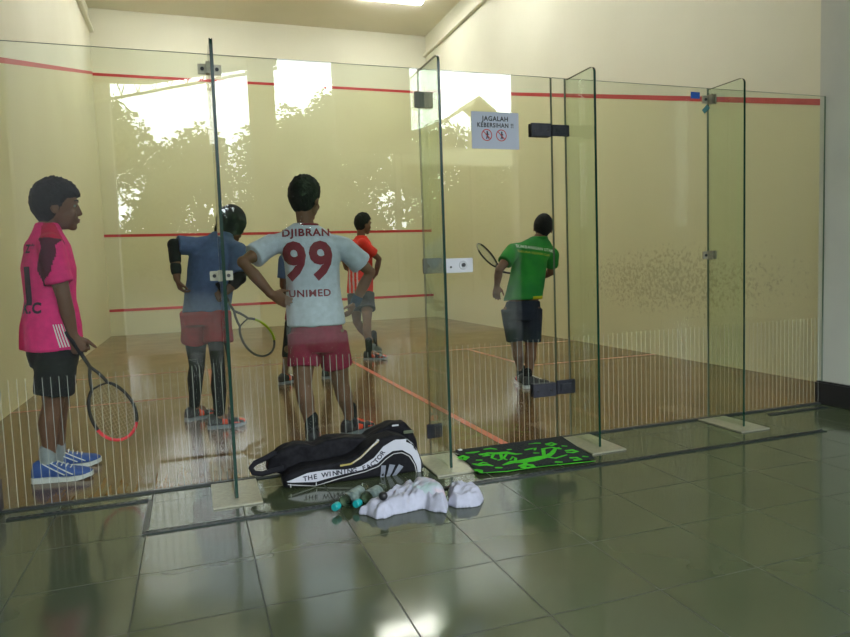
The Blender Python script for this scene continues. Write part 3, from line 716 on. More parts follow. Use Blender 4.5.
pr, body, shirt, shorts = build_person('person', P, 'young person in bright pink jersey and black shorts standing at far left, holding a racket',
    dict(shirt=PINK, shirtmats=[PINK, PINKD, PINKR], shirtfn=pinkfn, shorts=BLKF, shortsfrac=.78, legw=.100, hemw=.180, hemd=.155, seed=1, sleeve=.72, hairargs=dict(seed=3, spiky=.009, fringe=.12)))
SH1 = (BLUESHOE, WSOLE, mat('pale_blue_trim', (.3, .4, .6), .5), mat('white_lace', (.7, .72, .75), .7))
make_shoe(pr, P['aR'] + V((-.075, .0, -.085)), V((.98, -.10, 0)), V((0, 0, 0)), SH1, 1.04, lines=1); make_shoe(pr, P['aL'] + V((-.075, 0, -.085)), V((.95, .15, 0)), V((0, 0, 0)), SH1, 1.04, lines=1)
for q in 'RL': sleeve_piece(pr, 'sock', [P['a' + q] + V((0, 0, .075)), P['a' + q] + V((0, 0, -.02))], [.042, .042], SOCK)
bk = -fdir; castd = fdir
rt_ = V((castd.y, -castd.x, 0))       # right as seen from behind
bkc = P['chest'] + (pel - P['chest']) * .12
vx = V((.9, -.42, 0)).normalized()
wrap_text('back_number', text_mesh('1', .26, .010), shirt, V((P['chest'].x - .08, P['chest'].y - .1, 0)) + Z * at(27, 288, Y0).z, vx, Z, DARKINK, pr, cast=V((.42, .9, 0)))
wrap_text('back_lettering', text_mesh('K.C', .075, .003), shirt, V((P['chest'].x - .065, P['chest'].y - .1, 0)) + Z * at(27, 308, Y0).z, vx, Z, DARKINK, pr, cast=V((.42, .9, 0)))
wrap_text('shoulder_lettering', text_mesh('Z*', .06, .002), shirt, V((P['chest'].x - .065, P['chest'].y - .1, 0)) + Z * at(27, 250, Y0).z, vx, Z, DARKINK, pr, cast=V((.42, .9, 0)))
bm = bmesh.new()
for j in range(5):
    x = j * .011; bmv = [bm.verts.new(p) for p in ((x - .022, .05, 0), (x - .017, .05, 0), (x + .008 - .0, -.07, 0), (x + .002, -.07, 0))]; bm.faces.new(bmv)
wrap_text('side_stripes', bm, shirt, at(62, 333, Y0 - .1), V((1, -.1, 0)), Z, WHT, pr, cast=V((.1, 1, 0)))
g0 = P['wR'] + V((-.035, -.01, -.03)); 
G0 = at(66, 331, Y0 - .14); G1 = at(90, 367, Y0 - .13)
racket(G0, G1, at(126, 438, Y0 - .10) - G1, V((.25, -1, .15)), 'black and red squash racket hanging from the hand of the person in pink', (BLACK, mat('red_racket_frame', (.75, .03, .06), .35), BLKF, .30, .62), scale=1.16)

# ---- person in blue-grey shirt and black head scarf
Y0 = 1.42
BLUE = fabric('slate_blue_shirt', (.10, .16, .34)); MAROON = fabric('maroon_shorts', (.30, .012, .022))
f2 = V((.45, .9, 0)).normalized(); s2 = f2.cross(Z)
P = dict(k=.90, girth=1.10, bf=f2, calf=-f2)
P['neck'] = at(222, 234, Y0 + .06); P['chest'] = at(214, 258, Y0 + .02); pel = at(206, 316, Y0)
P['sL'] = at(196, 246, Y0 + .02); P['sR'] = at(238, 251, Y0 - .05)
P['hL'] = pel - s2 * .085; P['hR'] = pel + s2 * .085
P['eL'] = at(174, 245, Y0 - .02); P['wL'] = at(177, 279, Y0 - .08)
P['eR'] = at(240, 278, Y0 - .12); P['wR'] = at(226, 292, Y0 - .15)
P['kL'] = at(197, 366, 1.60); P['aL'] = at(194, 405, 1.62); P['aL'].z = .095
P['kR'] = at(220, 372, 1.32); P['aR'] = at(219, 415, 1.26); P['aR'].z = .085
P['fL'] = V((.7, .45, 0)); P['fR'] = V((.95, .1, 0))
P['handL'] = (V((.25, .1, -1)), V((.9, .3, 0)), V((.1, -.9, 0)), HALF); P['handR'] = (V((-.75, .15, -.35)), V((0, .8, -.5)), V((0, .3, .9)), FIST)
P['hf'] = V((.75, .6, -.25)); P['hu'] = V((.32, .1, 1)); P['head'] = at(232, 224, Y0 + .12); P['hk'] = 1.0; P['hem'] = at(206, 313, Y0)
pr2, body2, shirt2, shorts2 = build_person('person', P, 'person in slate blue shirt, maroon shorts and black head cover, leaning right with elbows out',
    dict(shirt=BLUE, shorts=MAROON, shortsfrac=.48, legw=.105, hemw=.170, hemd=.13, seed=2, sleeve=.85, hair=0))
# head scarf
hf, hu = P['hf'].normalized(), P['hu'].normalized(); hu = (hu - hf * hu.dot(hf)).normalized(); hs_ = hf.cross(hu); H = P['head']
bm = bmesh.new(); ball(bm, H + hu * .02 - hf * .012, (.098, .118, .118), (hs_, hf, hu), 20); ball(bm, H - hu * .05 - hf * .045, (.080, .078, .075), (hs_, hf, hu), 18)
scarf = remeshed('head_scarf', bm, [BLKF], .008, 3, folds(8, .007, 16, 1)); put(scarf, pr2)
for q in 'LR': sleeve_piece(pr2, 'arm_sleeve', [lerp(P['s' + q], P['e' + q], .7), P['e' + q], lerp(P['e' + q], P['w' + q], .45)], [.050, .045, .040], BLKF)
sleeve_piece(pr2, 'wristband', [lerp(P['eL'], P['wL'], .62), lerp(P['eL'], P['wL'], .78)], [.037, .035], BLKF)
for q in 'LR':
    h_, kn, an = P['h' + q], P['k' + q], P['a' + q]; bkv = -f2 * .014
    sleeve_piece(pr2, 'legging', [lerp(h_, kn, .35), kn, lerp(kn, an, .3) + bkv, lerp(kn, an, .7), lerp(kn, an, .93)], [.080, .056, .056, .043, .039], BLKF)
SH2 = (BLKS, GREYSOLE, ORANGE, WSOLE)
make_shoe(pr2, P['aL'] + V((-.06, -.035, -.095)), P['fL'], V((0, 0, 0)), SH2, .92, trim=1); make_shoe(pr2, P['aR'] + V((-.075, 0, -.085)), P['fR'], V((0, 0, 0)), SH2, .92, trim=1)
G0 = P['wR'] + V((-.045, -.01, .03)); G1 = at(234, 311, Y0 - .13)
racket(at(217, 283, Y0 - .18), G1, at(264, 345, Y0 - .05) - G1, V((.2, -1, .1)), 'grey and lime squash racket held low behind the person in slate blue', (mat('grey_racket_frame', (.06, .07, .07), .35), mat('lime_racket_frame', (.42, .65, .02), .35), BLKF, .62, .86), scale=1.12)

# ---- person in white shirt, number 99
Y0 = .55
WHITE = fabric('white_jersey', (.57, .65, .80)); MAR2 = fabric('maroon_team_shorts', (.24, .010, .05)); PRINT = mat('maroon_print', (.20, .012, .035), .7)
f3 = V((.12, 1, 0)).normalized(); s3 = f3.cross(Z)
P = dict(k=.97, girth=1.02, bf=f3, calf=-f3)
P['neck'] = at(306, 226, Y0); P['chest'] = at(312, 262, Y0); pel = at(318, 338, Y0)
P['sL'] = at(272, 245, Y0); P['sR'] = at(344, 248, Y0 - .02)
P['hL'] = pel - s3 * .085; P['hR'] = pel + s3 * .085
P['eL'] = at(243, 262, Y0 - .10); P['wL'] = at(271, 294, Y0 - .14)
P['eR'] = at(370, 272, Y0 + .03); P['wR'] = at(355, 303, Y0 + .08)
P['kL'] = at(303, 385, .52); P['aL'] = at(312, 434, .50); P['aL'].z = .085
P['kR'] = at(341, 385, .58); P['aR'] = at(351, 424, .66); P['aR'].z = .085
P['fL'] = V((.2, 1, 0)); P['fR'] = V((.75, .5, 0))
P['handL'] = (V((.75, .15, -.45)), V((.3, 1, 0)), V((.1, 0, 1)), (.25, .3, .2)); P['handR'] = (V((-.55, -.2, -.75)), V((-.6, .3, .3)), V((.3, -.7, .3)), HALF)
P['hf'] = V((.65, .78, -.08)); P['hu'] = V((.0, -.03, 1)); P['head'] = at(305, 199, Y0 + .02); P['hk'] = 1.08; P['hem'] = at(317, 325, Y0); P['skin'] = SKIN2
pr3, body3, shirt3, shorts3 = build_person('person', P, 'person in white jersey numbered 99 and maroon shorts, back to the glass, hands on hips',
    dict(shirt=WHITE, shorts=MAR2, shortsfrac=.60, legw=.100, hemw=.178, hemd=.14, seed=3, sleeve=.66, cuff=.066, hairargs=dict(seed=5, spiky=.010, fringe=.05)))
up3 = (P['chest'] - P['hem']).normalized(); rt3 = V((.985, -.17, 0)); cast3 = V((.17, .985, 0))
wrap_text('name_lettering', text_mesh('DJIBRAN', .062, .0018), shirt3, at(306, 233.5, Y0), rt3, Z, PRINT, pr3, cast=cast3, sx=1.08)
wrap_text('back_number', text_mesh('99', .30, .011), shirt3, at(308, 263, Y0), rt3, Z, PRINT, pr3, cast=cast3, sx=.92)
wrap_text('team_lettering', text_mesh('UNIMED', .058, .0012), shirt3, at(310, 293, Y0), rt3, Z, PRINT, pr3, cast=cast3, sx=1.05)
nr_ = P['neck'] + (P['neck'] - P['chest']).normalized() * .006
bm = bmesh.new(); tube(bm, [nr_ + rt3 * .069 * math.cos(a) + cast3 * .062 * math.sin(a) for a in [2 * PI * j / 24 for j in range(24)]], .007, 8, closed=True); put(link('collar', bm, PRINT, smooth=True), pr3)
SH3 = (BLKS, GREYSOLE, ORANGE, ORANGE)
make_shoe(pr3, P['aL'] + V((-.01, -.075, -.085)), P['fL'], V((0, 0, 0)), SH3, 1.0, trim=1); make_shoe(pr3, P['aR'] + V((-.06, -.04, -.085)), P['fR'], V((0, 0, 0)), SH3, 1.0, trim=1)
for q in 'LR': sleeve_piece(pr3, 'sock', [P['a' + q] + V((0, 0, .09)), P['a' + q] + V((0, 0, -.02))], [.042, .042], BLKF)
sleeve_piece(pr3, 'wristband', [lerp(P['wR'], P['eR'], .02), lerp(P['wR'], P['eR'], .16)], [.033, .035], fabric('blue_wristband_fabric', (.03, .06, .12)))

# ---- person in red shirt, far
Y0 = 4.4
REDS = fabric('red_orange_shirt', (.85, .045, .035)); GREYSH = fabric('dark_grey_shorts', (.035, .035, .045)); STRW = fabric('white_shirt_stripe', (.75, .6, .62))
f4 = V((.75, .66, 0)).normalized(); s4 = f4.cross(Z)
P = dict(k=.98, girth=1.0, bf=f4, calf=-f4)
P['neck'] = at(361, 237, Y0); P['chest'] = at(360, 253, Y0); pel = at(361, 296, Y0)
P['sR'] = at(363, 244, Y0 - .16); P['sL'] = P['sR'] - s4 * .32
P['hR'] = pel + s4 * .085; P['hL'] = pel - s4 * .085
P['eR'] = at(379, 259, Y0 - .10); P['wR'] = at(376, 274, Y0 + .05); P['eL'] = P['sL'] + V((.06, .03, -.27)); P['wL'] = P['eL'] + V((.16, .0, -.10))
P['kL'] = at(357, 322, 4.5); P['aL'] = at(374, 345, 4.55); P['aL'].z = .12; P['kR'] = at(367, 322, 4.15); P['aR'] = at(369, 350, 4.0); P['aR'].z = .095
P['fR'] = V((.8, -.3, 0)); P['fL'] = V((.6, .8, 0))
P['handR'] = (V((-.4, .2, -.6)), V((-.8, .5, 0)), V((.4, .2, .8)), FIST); P['handL'] = (V((.8, 0, -.2)), V((0, 0, -1)), V((.2, -1, 0)), RELAX)
P['hf'] = V((.93, .3, -.1)); P['hu'] = V((.05, 0, 1)); P['head'] = at(363, 224, Y0); P['hk'] = 1.05; P['hem'] = at(360, 293, Y0); P['skin'] = SKIN2
px4 = P['chest'].copy()
def redfn(c, n):
    d_ = (c - px4).dot(V((.95, -.3, 0)))
    if c.z < px4.z + .05 and -.16 < d_ < -.02: return 1 if math.sin(d_ * 130) > .2 else 0
    return 0
pr4, body4, shirt4, shorts4 = build_person('person', P, 'person in red-orange shirt and dark shorts, seen deep in the court between two players',
    dict(shirt=REDS, shirtmats=[REDS, STRW], shirtfn=redfn, shorts=GREYSH, shortsfrac=.52, legw=.11, hemw=.17, hemd=.145, seed=4, sleeve=.66, hairargs=dict(seed=8, spiky=.008)))
SH4 = (BLKS, GREYSOLE, ORANGE, WSOLE)
make_shoe(pr4, P['aR'] + V((-.06, .03, -.095)), P['fR'], V((0, 0, 0)), SH4, 1.0, trim=1); make_shoe(pr4, P['aL'] + V((-.05, -.06, -.12)), P['fL'], V((0, 0, 0)), (GREYSOLE, GREYSOLE, BLKS), 1.0, pitch=-.15)
for q in 'LR': sleeve_piece(pr4, 'sock', [P['a' + q] + V((0, 0, .13)), P['a' + q] + V((0, 0, -.02))], [.043, .040], BLKF)

# ---- person in green shirt
Y0 = 1.63
def greenmat():
    return mottled('green_polo', (.008, .16, .035), (.02, .27, .03), 5, .75, .3, .1)
GREEN = greenmat(); YEL = fabric('yellow_hem_fabric', (.55, .55, .02)); NAVY = fabric('dark_navy_shorts', (.012, .017, .035))
f5 = V((.38, .92, 0)).normalized(); s5 = f5.cross(Z)
P = dict(k=.91, girth=1.04, bf=f5, calf=-f5)
P['neck'] = at(539, 238, Y0); P['chest'] = at(530, 259, Y0); pel = at(522, 312, Y0)
P['sL'] = at(513, 251, Y0 - .02); P['sR'] = at(552, 255, Y0 + .04)
P['hL'] = pel - s5 * .085; P['hR'] = pel + s5 * .085
P['eL'] = at(499, 270, Y0 - .10); P['wL'] = at(497, 285, Y0 - .05); P['eR'] = at(551, 272, Y0 + .12); P['wR'] = at(541, 277, Y0 + .30)
P['kL'] = at(517, 347, 1.68); P['aL'] = at(521, 377, 1.70); P['aL'].z = .10
P['kR'] = at(531, 349, 1.60); P['aR'] = at(528, 378, 1.55); P['aR'].z = .085
P['fL'] = V((.3, .9, 0)); P['fR'] = V((.95, .1, 0))
P['handL'] = (V((-.08, .05, -1)), V((.5, .6, 0)), V((.3, -.9, 0)), RELAX); P['handR'] = (V((-.4, .8, 0)), V((0, 0, -1)), V((-1, -.3, 0)), FIST)
P['hf'] = V((.42, .9, -.1)); P['hu'] = V((.16, .0, 1)); P['head'] = at(543, 228, Y0 + .02); P['hk'] = .95; P['hem'] = at(523, 300, Y0)
h5 = P['hem'].copy()
def greenfn(c, n): return 1 if (c.z < h5.z + .035 and c.x > h5.x + .02 and n.y < .2) else 0
pr5, body5, shirt5, shorts5 = build_person('person', P, 'person in green polo shirt and dark shorts, back turned, right of the door lock',
    dict(shirt=GREEN, shirtmats=[GREEN, YEL], shirtfn=greenfn, shorts=NAVY, shortsfrac=.80, legw=.096, hemw=.176, hemd=.145, seed=6, sleeve=.62, hairargs=dict(seed=9, spiky=.003)))
rt5 = V((.975, -.22, -.0)); upp = (P['chest'] - pel).normalized(); rt5 = (rt5 - upp * rt5.dot(upp) * .8).normalized()
wrap_text('shoulder_lettering', text_mesh('SUMBANGAN UTAMA', .036, .0006), shirt5, at(534, 249, Y0), rt5, Z, mat('pale_print', (.75, .85, .75), .7), pr5, cast=V((.2, .98, 0)), maxlen=.008)
wrap_text('lower_lettering', text_mesh('TARUNA SQUASH CLUB', .026, .0004), shirt5, at(531, 253.5, Y0), rt5, Z, mat('yellow_print', (.5, .55, .05), .7), pr5, cast=V((.2, .98, 0)), maxlen=.008)
bm = bmesh.new(); nr_ = P['neck']; tube(bm, [nr_ + rt3 * .066 * math.cos(a) + cast3 * .058 * math.sin(a) for a in [2 * PI * j / 24 for j in range(24)]], .012, 8, closed=True); put(link('collar', bm, GREEN, smooth=True), pr5)
SH5 = (BLKS, WSOLE, mat('red_shoe_mesh', (.6, .03, .03), .6), WSOLE)
make_shoe(pr5, P['aR'] + V((-.055, -.02, -.085)), P['fR'], V((0, 0, 0)), SH5, .95); make_shoe(pr5, P['aL'] + V((-.02, -.07, -.10)), P['fL'], V((0, 0, 0)), SH5, .95, trim=1)
for q in 'LR': sleeve_piece(pr5, 'sock', [P['a' + q] + V((0, 0, .05)), P['a' + q] + V((0, 0, -.02))], [.038, .038], BLKF)
Yr = 1.95; G0 = at(532, 277, 1.98); G1 = at(503, 272, 1.98)
racket(G0, G1, at(483, 251, 1.98) - at(503, 272, 1.98), V((.75, -.62, .2)), 'dark squash racket showing left of the person in green', (BLACK, mat('silver_racket_frame', (.4, .4, .36), .35), BLKF, .4, .6), scale=.95)

# ---- person hidden behind the white shirt: only shins and shoes show
Y0 = 2.85
f6 = V((.1, 1, 0)).normalized(); s6 = f6.cross(Z)
P = dict(k=.88, girth=.95, bf=f6, calf=-f6)
cx6 = 2.44
P['neck'] = V((cx6 - .02, Y0, 1.22)); P['chest'] = V((cx6 - .02, Y0, 1.05)); pel = V((cx6, Y0, .78))
P['sL'] = V((cx6 - .17, Y0, 1.17)); P['sR'] = V((cx6 + .13, Y0, 1.17)); P['hL'] = pel - s6 * .08; P['hR'] = pel + s6 * .08
P['eL'] = V((cx6 - .20, Y0, .93)); P['wL'] = V((cx6 - .12, Y0 + .14, .80)); P['eR'] = V((cx6 + .17, Y0, .93)); P['wR'] = V((cx6 + .10, Y0 + .14, .80))
P['kL'] = V((2.28, 2.88, .43)); P['aL'] = V((2.215, 2.86, .09)); P['kR'] = V((2.60, 2.92, .43)); P['aR'] = V((2.66, 2.95, .09))
P['fL'] = V((.5, .5, 0)); P['fR'] = V((.9, .3, 0)); P['handL'] = (V((.7, .4, -.3)), V((0, -1, 0)), V((0, 0, 1)), HALF); P['handR'] = (V((-.7, .4, -.3)), V((0, -1, 0)), V((0, 0, 1)), HALF)
P['hf'] = V((0, 1, -.3)); P['hu'] = V((0, .3, 1)); P['head'] = V((cx6 - .02, Y0 + .04, 1.37)); P['hk'] = .9; P['hem'] = pel + V((0, 0, .0))
pr6, *_ = build_person('person', P, 'person hidden behind the white jersey, only dark leg sleeves and orange shoes showing',
    dict(shirt=BLUE, shorts=MAR2, shortsfrac=.55, seed=11, hairargs=dict(seed=12)))
make_shoe(pr6, P['aL'] + V((-.05, -.05, -.09)), P['fL'], V((0, 0, 0)), SH2, .95, trim=1); make_shoe(pr6, P['aR'] + V((-.07, -.02, -.09)), P['fR'], V((0, 0, 0)), SH2, .95, trim=1)
for q in 'LR': sleeve_piece(pr6, 'leg_sleeve', [lerp(P['h' + q], P['k' + q], .6), P['k' + q], lerp(P['k' + q], P['a' + q], .45)], [.07, .055, .052], BLKF)

# ------------------------------------------------------------------ things on the lobby floor
def fl(px, py, z=0.0):
    d = RM @ V(((px - 425) / F, 1, (318.5 - py) / F)); t_ = (z - CZ) / d.z
    return V((CX + d.x * t_, CY + d.y * t_, z))
def crop(x0, y0, s_): return lambda x, y: (x0 + x / s_, y0 + y / s_)
BAGK = mottled('black_bag_nylon', (.004, .004, .006), (.010, .010, .013), 40, .7, .2, .15)
BAGW = mat('white_bag_vinyl', (.55, .56, .62), .4)
GOLD = mat('gold_bag_trim', (.42, .34, .10), .4); GREYL = mat('grey_bag_print', (.22, .24, .29), .5)
bag = empty('racket_bag', (2.15, -.16, 0), 'long black racket bag with a curved white band, lying against the glass wall', 'bag')
YF = -.27
front = [(284, 489), (283, 482), (290, 474), (305, 468), (325, 465), (345, 461), (358, 455), (368, 446), (380, 439), (393, 435), (405, 437), (415, 444), (422, 456), (426, 468), (423, 475), (405, 479), (385, 480), (360, 485), (330, 491), (305, 494)]
backp = [(266, 470), (268, 458), (280, 449), (296, 443), (312, 445), (326, 438), (345, 436), (366, 438), (378, 429), (392, 423), (404, 423), (412, 430), (417, 444), (419, 462), (400, 470), (300, 480)]
bm = bmesh.new()
def ext(poly, Y, y0, y1, inset=.02):
    pts = [at(a, b, Y) for a, b in poly]; c = sum(pts, V()) / len(pts)
    def sc2(p, k_): q = c + (p - c) * k_; return (q.x, max(q.z, .004))
    lay = [(y0, .90), (y0 + inset * .5, .975), (y0 + inset * 1.4, 1.0), (y1 - inset * 1.4, 1.0), (y1, .90)]
    R = [[bm.verts.new((sc2(p, k_)[0], y, sc2(p, k_)[1])) for p in pts] for y, k_ in lay]; n = len(pts)
    bm.faces.new(R[0]); bm.faces.new(list(reversed(R[-1])))
    for a, b in zip(R, R[1:]):
        for k in range(n): bm.faces.new((a[(k + 1) % n], a[k], b[k], b[(k + 1) % n]))
ext(front, YF, YF, -.13)
bagbody = remeshed('bag_body', bm, BAGK, .007, 2, lambda c, n: noise.noise(c * 9) * .003); put(bagbody, bag)
bm = bmesh.new(); ext(backp, -.13, -.16, -.035)
o = remeshed('rear_compartment', bm, BAGK, .007, 3, lambda c, n: noise.noise(c * 11) * .009 + noise.noise(c * 28) * .003); put(o, bag)
bm = bmesh.new()
pp = [at(a, b, -.17) for a, b in ((276, 452), (264, 459), (255, 463), (251, 468), (254, 473), (262, 474), (272, 471), (284, 468))]
tube(bm, pp, .014, 10, flat=.5, hint=V((0, 1, 0))); put(link('shoulder_strap', bm, BLKF, smooth=True), bag)
C5 = crop(270, 420, 5.3125)
def bagshape(name, m, up_pts, lo_pts=None, width=None, off=.004):
    bm = bmesh.new()
    if width:
        P_ = [at(*C5(*p), YF) for p in up_pts]; L_ = []; U_ = []
        for i, p in enumerate(P_):
            d = (P_[min(i + 1, len(P_) - 1)] - P_[max(i - 1, 0)]).normalized(); e = V((-d.z, 0, d.x)) * width; U_.append(p + e); L_.append(p - e)
    else: U_ = [at(*C5(*p), YF) for p in up_pts]; L_ = [at(*C5(*p), YF) for p in lo_pts]
    o0 = U_[0]
    n = 60
    def sample(P_, t_):
        ds = [0]
        for a, b in zip(P_, P_[1:]): ds.append(ds[-1] + (b - a).length)
        q = t_ * ds[-1]
        for i in range(len(P_) - 1):
            if q <= ds[i + 1] + 1e-9: return lerp(P_[i], P_[i + 1], (q - ds[i]) / max(1e-9, ds[i + 1] - ds[i]))
        return P_[-1]
    row = []
    for j in range(n + 1):
        a, b = sample(U_, j / n), sample(L_, j / n); row.append([bm.verts.new((lerp(a, b, q / 3).x - o0.x, lerp(a, b, q / 3).z - o0.z, 0)) for q in range(4)])
    for r0, r1 in zip(row, row[1:]):
        for q in range(3): bm.faces.new((r0[q], r0[q + 1], r1[q + 1], r1[q]))
    wrap_text(name, bm, bagbody, V((o0.x, YF, o0.z)), V((1, 0, 0)), Z, m, bag, off=off, cast=V((0, 1, 0)), maxlen=.03)
bagshape('side_band', BAGW, [(90, 328), (200, 280), (300, 264), (400, 262), (480, 246), (550, 200), (600, 140), (660, 104), (730, 102), (780, 142), (803, 220), (802, 280)], [(95, 332), (240, 328), (340, 300), (430, 277), (500, 262), (570, 230), (610, 190), (650, 164), (700, 158), (750, 185), (778, 240), (786, 285)])
bagshape('piping', mat('pale_piping', (.5, .5, .5), .5), [(95, 343), (240, 350), (340, 318), (430, 292), (505, 273), (575, 245), (615, 205), (655, 178), (700, 172), (740, 192), (768, 235), (778, 280)], width=.0022)
bagshape('gold_trim', GOLD, [(372, 242), (430, 232), (480, 200), (540, 140), (575, 112)], width=.0045)
bagshape('silver_trim', BAGW, [(440, 228), (490, 192), (548, 132), (580, 106)], width=.003)
for q in (([(590, 240), (615, 240)], [(585, 330), (605, 328)]), ([(634, 234), (664, 238)], [(610, 330), (625, 326)]), ([(684, 234), (708, 246)], [(632, 326), (652, 318)])):
    bagshape('logo_bar', GREYL, q[0], q[1])
bagshape('badge', BAGW, [(625, 322), (680, 312)], [(628, 334), (684, 324)])
# lettering running along the band
path = [(178, 313), (240, 300), (300, 289), (350, 281), (410, 272), (470, 263), (520, 248), (555, 226), (585, 190), (606, 158)]
PW_ = [at(*C5(*p), YF) for p in path]
ds = [0]
for a, b in zip(PW_, PW_[1:]): ds.append(ds[-1] + (b - a).length)
txt = 'THE WINNING FACTOR'
bm_all = bmesh.new(); o0 = PW_[0]
for i, ch in enumerate(txt):
    if ch == ' ': continue
    q = (i + .3) / len(txt) * ds[-1]
    for j in range(len(ds) - 1):
        if q <= ds[j + 1]: break
    d = (PW_[j + 1] - PW_[j]).normalized(); p = lerp(PW_[j], PW_[j + 1], (q - ds[j]) / (ds[j + 1] - ds[j])); e = V((-d.z, 0, d.x))
    t_ = text_mesh(ch, .033, .0009)
    for v in t_.verts: w_ = p + d * v.co.x * 1.05 + e * (v.co.y) - o0; v.co = V((w_.x, w_.z, 0))
    me_ = bpy.data.meshes.new('x'); t_.to_mesh(me_); t_.free(); bm_all.from_mesh(me_); bpy.data.meshes.remove(me_)
wrap_text('band_lettering', bm_all, bagbody, V((o0.x, YF, o0.z)), V((1, 0, 0)), Z, INK, bag, off=.006, cast=V((0, 1, 0)), maxlen=.01)
for (cx_, cy_) in ((110, 350), (246, 340), (208, 388)):
    p = at(*C5(cx_, cy_), YF - .012); bm = bmesh.new(); tube(bm, [p + V((0, 0, .008)), p - V((0, 0, .008))], [.002, .0032], 8); put(link('zipper_pull', bm, CHROME), bag)
p = at(*C5(735, 62), -.165); bm = bmesh.new(); box(bm, p.x - .028, p.x + .028, p.y - .006, p.y, p.z - .008, p.z + .008, 0, .002); put(link('woven_label', bm, mat('olive_label', (.10, .12, .07), .7)), bag)
p = at(*C5(665, 28), -.165); bm = bmesh.new(); box(bm, p.x - .018, p.x + .018, p.y - .006, p.y, p.z - .004, p.z + .004, 0, .002); put(link('top_logo', bm, BAGW), bag)

# bottles
BOTP = glass_mat('clear_plastic', (.93, .97, .86)); TEAL = mat('teal_plastic_cap', (.01, .33, .34), .35)
LABEL = mottled('dark_bottle_label', (.05, .08, .08), (.22, .28, .26), 30, .5)
def bottle(a, b, lab, rr=.030):
    a = V((a.x, a.y, rr + .001)); b = V((b.x, b.y, rr + .001)); d = (b - a).normalized(); L = (b - a).length; s, u = frame(d)
    r = empty('plastic_bottle', V((a.x, a.y, 0)), lab, 'bottle')
    prof = [(.028, .0125), (.040, .0125), (.055, .019), (.075, rr * .96), (.09, rr), (.12, rr), (.13, rr * .93), (.14, rr), (L - .03, rr), (L - .02, rr * .95), (L - .008, rr * .98), (L, rr * .8)]
    bm = bmesh.new(); rings(bm, [(a + d * t_, s * q, u * q) for t_, q in prof], 24); put(link('bottle_body', bm, BOTP, smooth=True), r)
    bm = bmesh.new(); rings(bm, [(a + d * t_, s * q, u * q) for t_, q in ((0, .0145), (.004, .017), (.030, .0175), (.034, .016))], 20); put(link('cap', bm, TEAL), r)
    bm = bmesh.new(); rings(bm, [(a + d * t_, s * (rr + .0008), u * (rr + .0008)) for t_ in (.095, L - .045)], 24, cap=False); put(link('label', bm, LABEL), r)
b1a, b1b = fl(334, 508, .03), fl(365, 489, .03); b2a, b2b = fl(353, 504.5, .03) + V((.008, -.008, 0)), fl(381, 488.5, .03) + V((.008, -.008, 0))
bottle(b1a, b1b, 'clear plastic bottle with teal cap, the left one beside the racket bag'); bottle(b2a, b2b + V((0, 0, 0)), 'clear plastic bottle with teal cap, the right one touching the white cloth')

